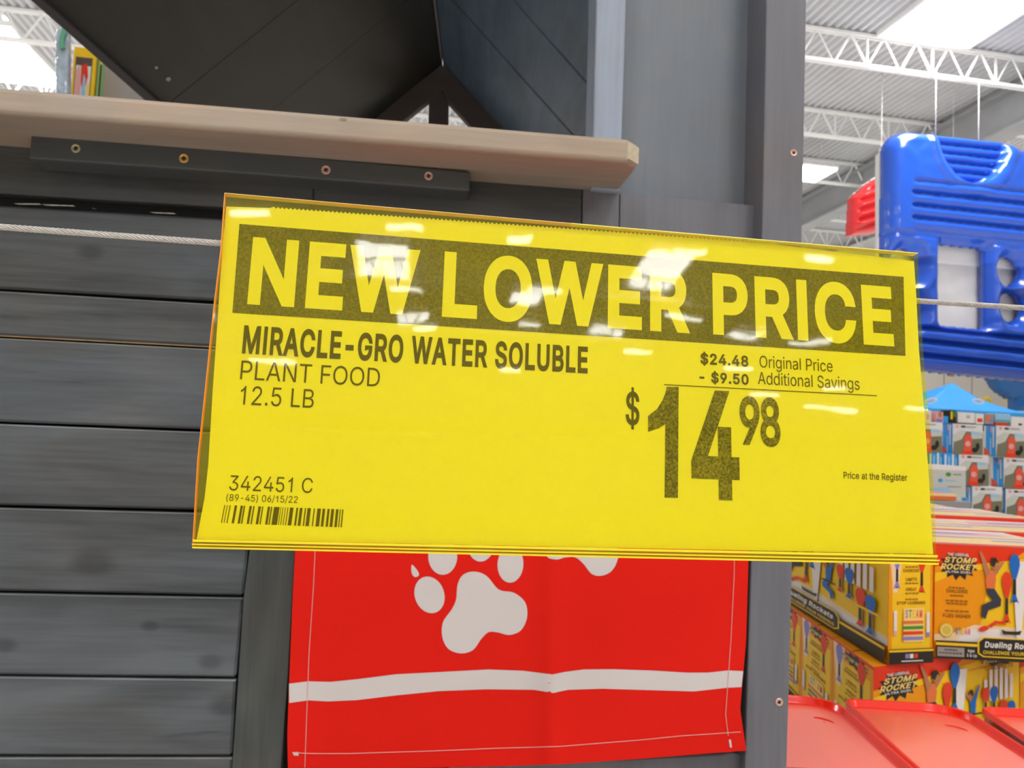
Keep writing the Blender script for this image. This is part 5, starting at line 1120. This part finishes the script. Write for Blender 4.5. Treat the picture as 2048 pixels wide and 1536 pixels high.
pk('toy_package', 1898, 820, 1912, ZB-2, 'black and yellow package beside the wide white card', 'package', M_bk, (.2, .3, .5, .9, M_ye), (.6, .5, .9, .9, M_gn))
pk('price_card', 1916, 824, 1949, 845, 'wide white price card on the shelf', 'card', M_wh, (.5, .45, .58, .75, M_gy), (.62, .45, .7, .75, M_gy))
pk('toy_package', 1951, 827, 1967, ZB, 'white package with a red oval', 'package', M_wh, (.2, .2, .85, .55, M_rr))
pk('toy_package', 1969, 828, 1987, ZB, 'grey and orange package right of the red oval one', 'package', M_gy, (.2, .3, .6, .9, M_co), (.6, .1, .9, .6, M_li))
pk('toy_package', 1990, 826, 2020, 844, 'teal package standing on a red strip', 'package', M_cy2, (0, 0, 1, .3, mat('teal', (.10, .50, .60), .5)))
pk('red_strip_box', 1991, 844.5, 2016, 850, 'flat red box below the teal package', 'box', M_rr, b=bs-.04)
pk('price_card', 2022, 833, 2058, 853, 'white price card at the right edge of the shelf', 'card', M_wh, (.4, .15, .6, .35, M_bk))
# canopy tent
M_can = mat('canopy_blue', (.035, .33, .80), .5, var=.05, scale=3); M_can2 = mat('canopy_valance_blue', (.06, .40, .85), .5)
bc = 9.0
can = thing('canopy_tent', onB(1905, 830, bc), 'bright blue pointed canopy tent above the stacked boxes', 'canopy')
ap = onB(1905, 766, bc+.9); cl = onB(1802, 812, bc); cr = onB(2066, 829, bc); cz = (cl.z+cr.z)/2
cl.z = cz; cr.z = cz; w_ = (cr-cl).dot(E1); mid = (cl+cr)/2; ap = V((0, 0, ap.z))+V((ap.x, ap.y, 0))
cs = [cl, cr, cr+E2*1.8, cl+E2*1.8]
vs, fs = [ap], []; NR = 8; NE = 8
ring = []
for k in range(4):
    for i in range(NE): ring.append((cs[k]*(1-i/NE)+cs[(k+1) % 4]*(i/NE), abs(2*i/NE-1)))
for r in range(1, NR+1):
    t = r/NR
    for (q, e) in ring:
        p_ = ap*(1-t)+q*t; p_ = p_.copy(); p_.z -= .10*math.sin(math.pi*t)*(1-.2*e); vs.append(p_)
n = len(ring)
for i in range(n): fs.append((0, 1+i, 1+(i+1) % n))
for r in range(NR-1):
    for i in range(n): fs.append((1+r*n+i, 1+(r+1)*n+i, 1+(r+1)*n+(i+1) % n, 1+r*n+(i+1) % n))
mesh('canopy_roof', vs, fs, M_can, can, True)
for k in range(4):
    a_, b_ = cs[k], cs[(k+1) % 4]; nrm = (b_-a_).cross(V((0, 0, 1))).normalized()
    v, f = prism_pts([a_, b_, b_-V((0, 0, .11)), a_-V((0, 0, .11))], nrm*.006); mesh('valance', v, f, M_can2, can)
    mesh('leg', *tube(None, [a_, V((a_.x, a_.y, 0))], .02, None, n=6), M_steel, can)
for (x, y, w, rot) in ((1862, 801, 13, .25), (1957, 802, 12, -.2)):
    vs = []
    for (rx, ry, dz) in ((w, 5.5, .0), (w*.62, 2.0, .004)):
        vs.append([onB(x+rx*math.cos(t)*math.cos(rot)+ry*math.sin(t)*math.sin(rot), y-rx*math.cos(t)*math.sin(rot)+ry*math.sin(t)*math.cos(rot), bc+.12-dz) for t in (i*.3491 for i in range(18))])
    v, f = prism_pts(vs[0], E2*.004); o = mesh('oval_emblem', v, f, M_wh, can); v, f = prism_pts(vs[1], E2*.004); mesh('emblem_centre', v, f, M_cy2, o)
# yellow balls / balloons by the far wall, small orange package
M_yb = mat('yellow_balloon', (1, .72, .03), .3, coat=.3)
for (x, y, r, l) in ((1975, 800, 9, 'yellow balloon bunch against the cream wall right of the canopy peak'), (2017, 800, 7, 'yellow balloon beside the deep blue inflatable')):
    c = onB(x, y, 14); t = thing('balloon_bunch', V((c.x, c.y, c.z)), l, 'balloon')
    for (dx, dy, s_) in ((-.5, .1, .55), (.4, -.1, .55), (0, .5, .45), (.1, -.4, .4)):
        bm = bmesh.new(); bmesh.ops.create_uvsphere(bm, u_segments=12, v_segments=8, radius=r*14/F*s_*1.1)
        bmesh.ops.translate(bm, verts=bm.verts, vec=c+E1*(dx*r*14/F)+V((0, 0, dy*r*14/F))); me = bpy.data.meshes.new('balloon'); bm.to_mesh(me); bm.free(); me.materials.append(M_yb)
        me.polygons.foreach_set('use_smooth', [True]*len(me.polygons)); o = bpy.data.objects.new('balloon', me); COL.objects.link(o); attach(o, t)
    mesh('string', *tube(None, [c, V((c.x, c.y, 0))], .004, None, n=4), M_whv, t)
pg = onB(1898, 752, 13); t = thing('hanging_package', pg, 'tiny orange and green package just under the blue float', 'package')
box('carton', pg, E1*.11, E2*.05, V((0, 0, .16)), M_co, t, .002); box('green_label', pg+E1*.05-E2*.003, E1*.06, E2*.003, V((0, 0, .1)), M_gn, t)
mesh('hanging_cord', *tube(None, [pg+E1*.05+V((0, 0, .16)), V((pg.x+.05, pg.y, 8.5))], .004, None, n=4), M_whv, t)

# ------------------------------------------------------------------ what shows in the gap at the upper left
BL = 7.0
def left_front(A):
    A.rect(0, 0, 1, 1, M_ye); A.rect(.10, 0, .84, .86, mat('poster_dark', (.10, .06, .05), .5)); A.rect(.14, 0, .80, .74, M_wh)
    A.poly([(.16, 0), (.34, .0), (.42, .5), (.30, .74), (.16, .66)], M_pk); A.poly([(.36, .74), (.62, .78), (.70, .6), (.54, .30), (.40, .5)], M_rr)
    A.poly([(.40, 0), (.66, 0), (.60, .55), (.50, .62)], M_cy2); A.rect(.66, 0, .80, .5, M_ly)
def yfor(x, b, z):
    lo, hi = 0., 900.
    for _ in range(40):
        m_ = (lo+hi)/2
        if onB(x, m_, b).z > z: lo = m_
        else: hi = m_
    return lo
Zg = onB(138, 232, BL).z
q = onB(80, 232, BL-.5)
st_ = thing('gondola_shelf', V((q.x, q.y, 0)), 'tall grey shelf unit carrying the boxes behind the playhouse', 'shelf')
box('shelf_body', V((q.x, q.y, 0)), E1*1.5, E2*1.1, V((0, 0, Zg-.002)), M_tab, st_, .004)
small_box('framed_toy_box', 138, 92, 184, yfor(138, BL, Zg), BL, .08, 'yellow framed toy box standing in the gap left of the roof', 'box', M_ye, left_front)
M_lg = mat('leaf_green', (.20, .50, .22), .5)
small_box('green_side_box', 187.5, 100, 197, yfor(187.5, BL+.02, Zg), BL+.02, .06, 'slim green and yellow box right of the yellow framed one', 'box', M_lg, (lambda A: (A.rect(0, 0, 1, 1, M_lg), A.rect(.45, .25, .95, 1, M_ye), A.rect(.5, .3, .9, .8, M_bk))))
small_box('grey_display_board', 196, 70, 330, yfor(196, BL+.3, Zg), BL+.3, .05, 'plain grey display board beyond the roof edge', 'board', mat('grey_board', (.40, .38, .38), .7))
bag = thing('inflatable_bag', onB(124, 230, BL-.3), 'pale blue see-through inflatable bag left of the yellow framed box', 'inflatable')
yb_ = yfor(124, BL-.3, Zg)
def bgd(px, py): return sdR(px, py, 112, 58+abs(px-124)*.3, 137, yb_, 6)
puffy('bag_body', 108, 141, 50, yb_, 30, 90, BL-.3, lambda x, y: bgd(x, y) < 0, lambda x, y: .06*math.sqrt(max(0, min(1, -bgd(x, y)/10)))+.01*noise.noise(V((x/9., y/9., 0))), mat('pale_blue_vinyl', (.48, .60, .72), .25, coat=.4, var=.25, scale=6), bag, .06)
puffy('green_handle', 118, 138, 58, 100, 20, 30, BL-.36, lambda x, y: abs(x-(128+math.sin(y/8.)*3)) < 4.5, lambda x, y: .03, mat('mint_green', (.12, .45, .28), .4), bag, .0)
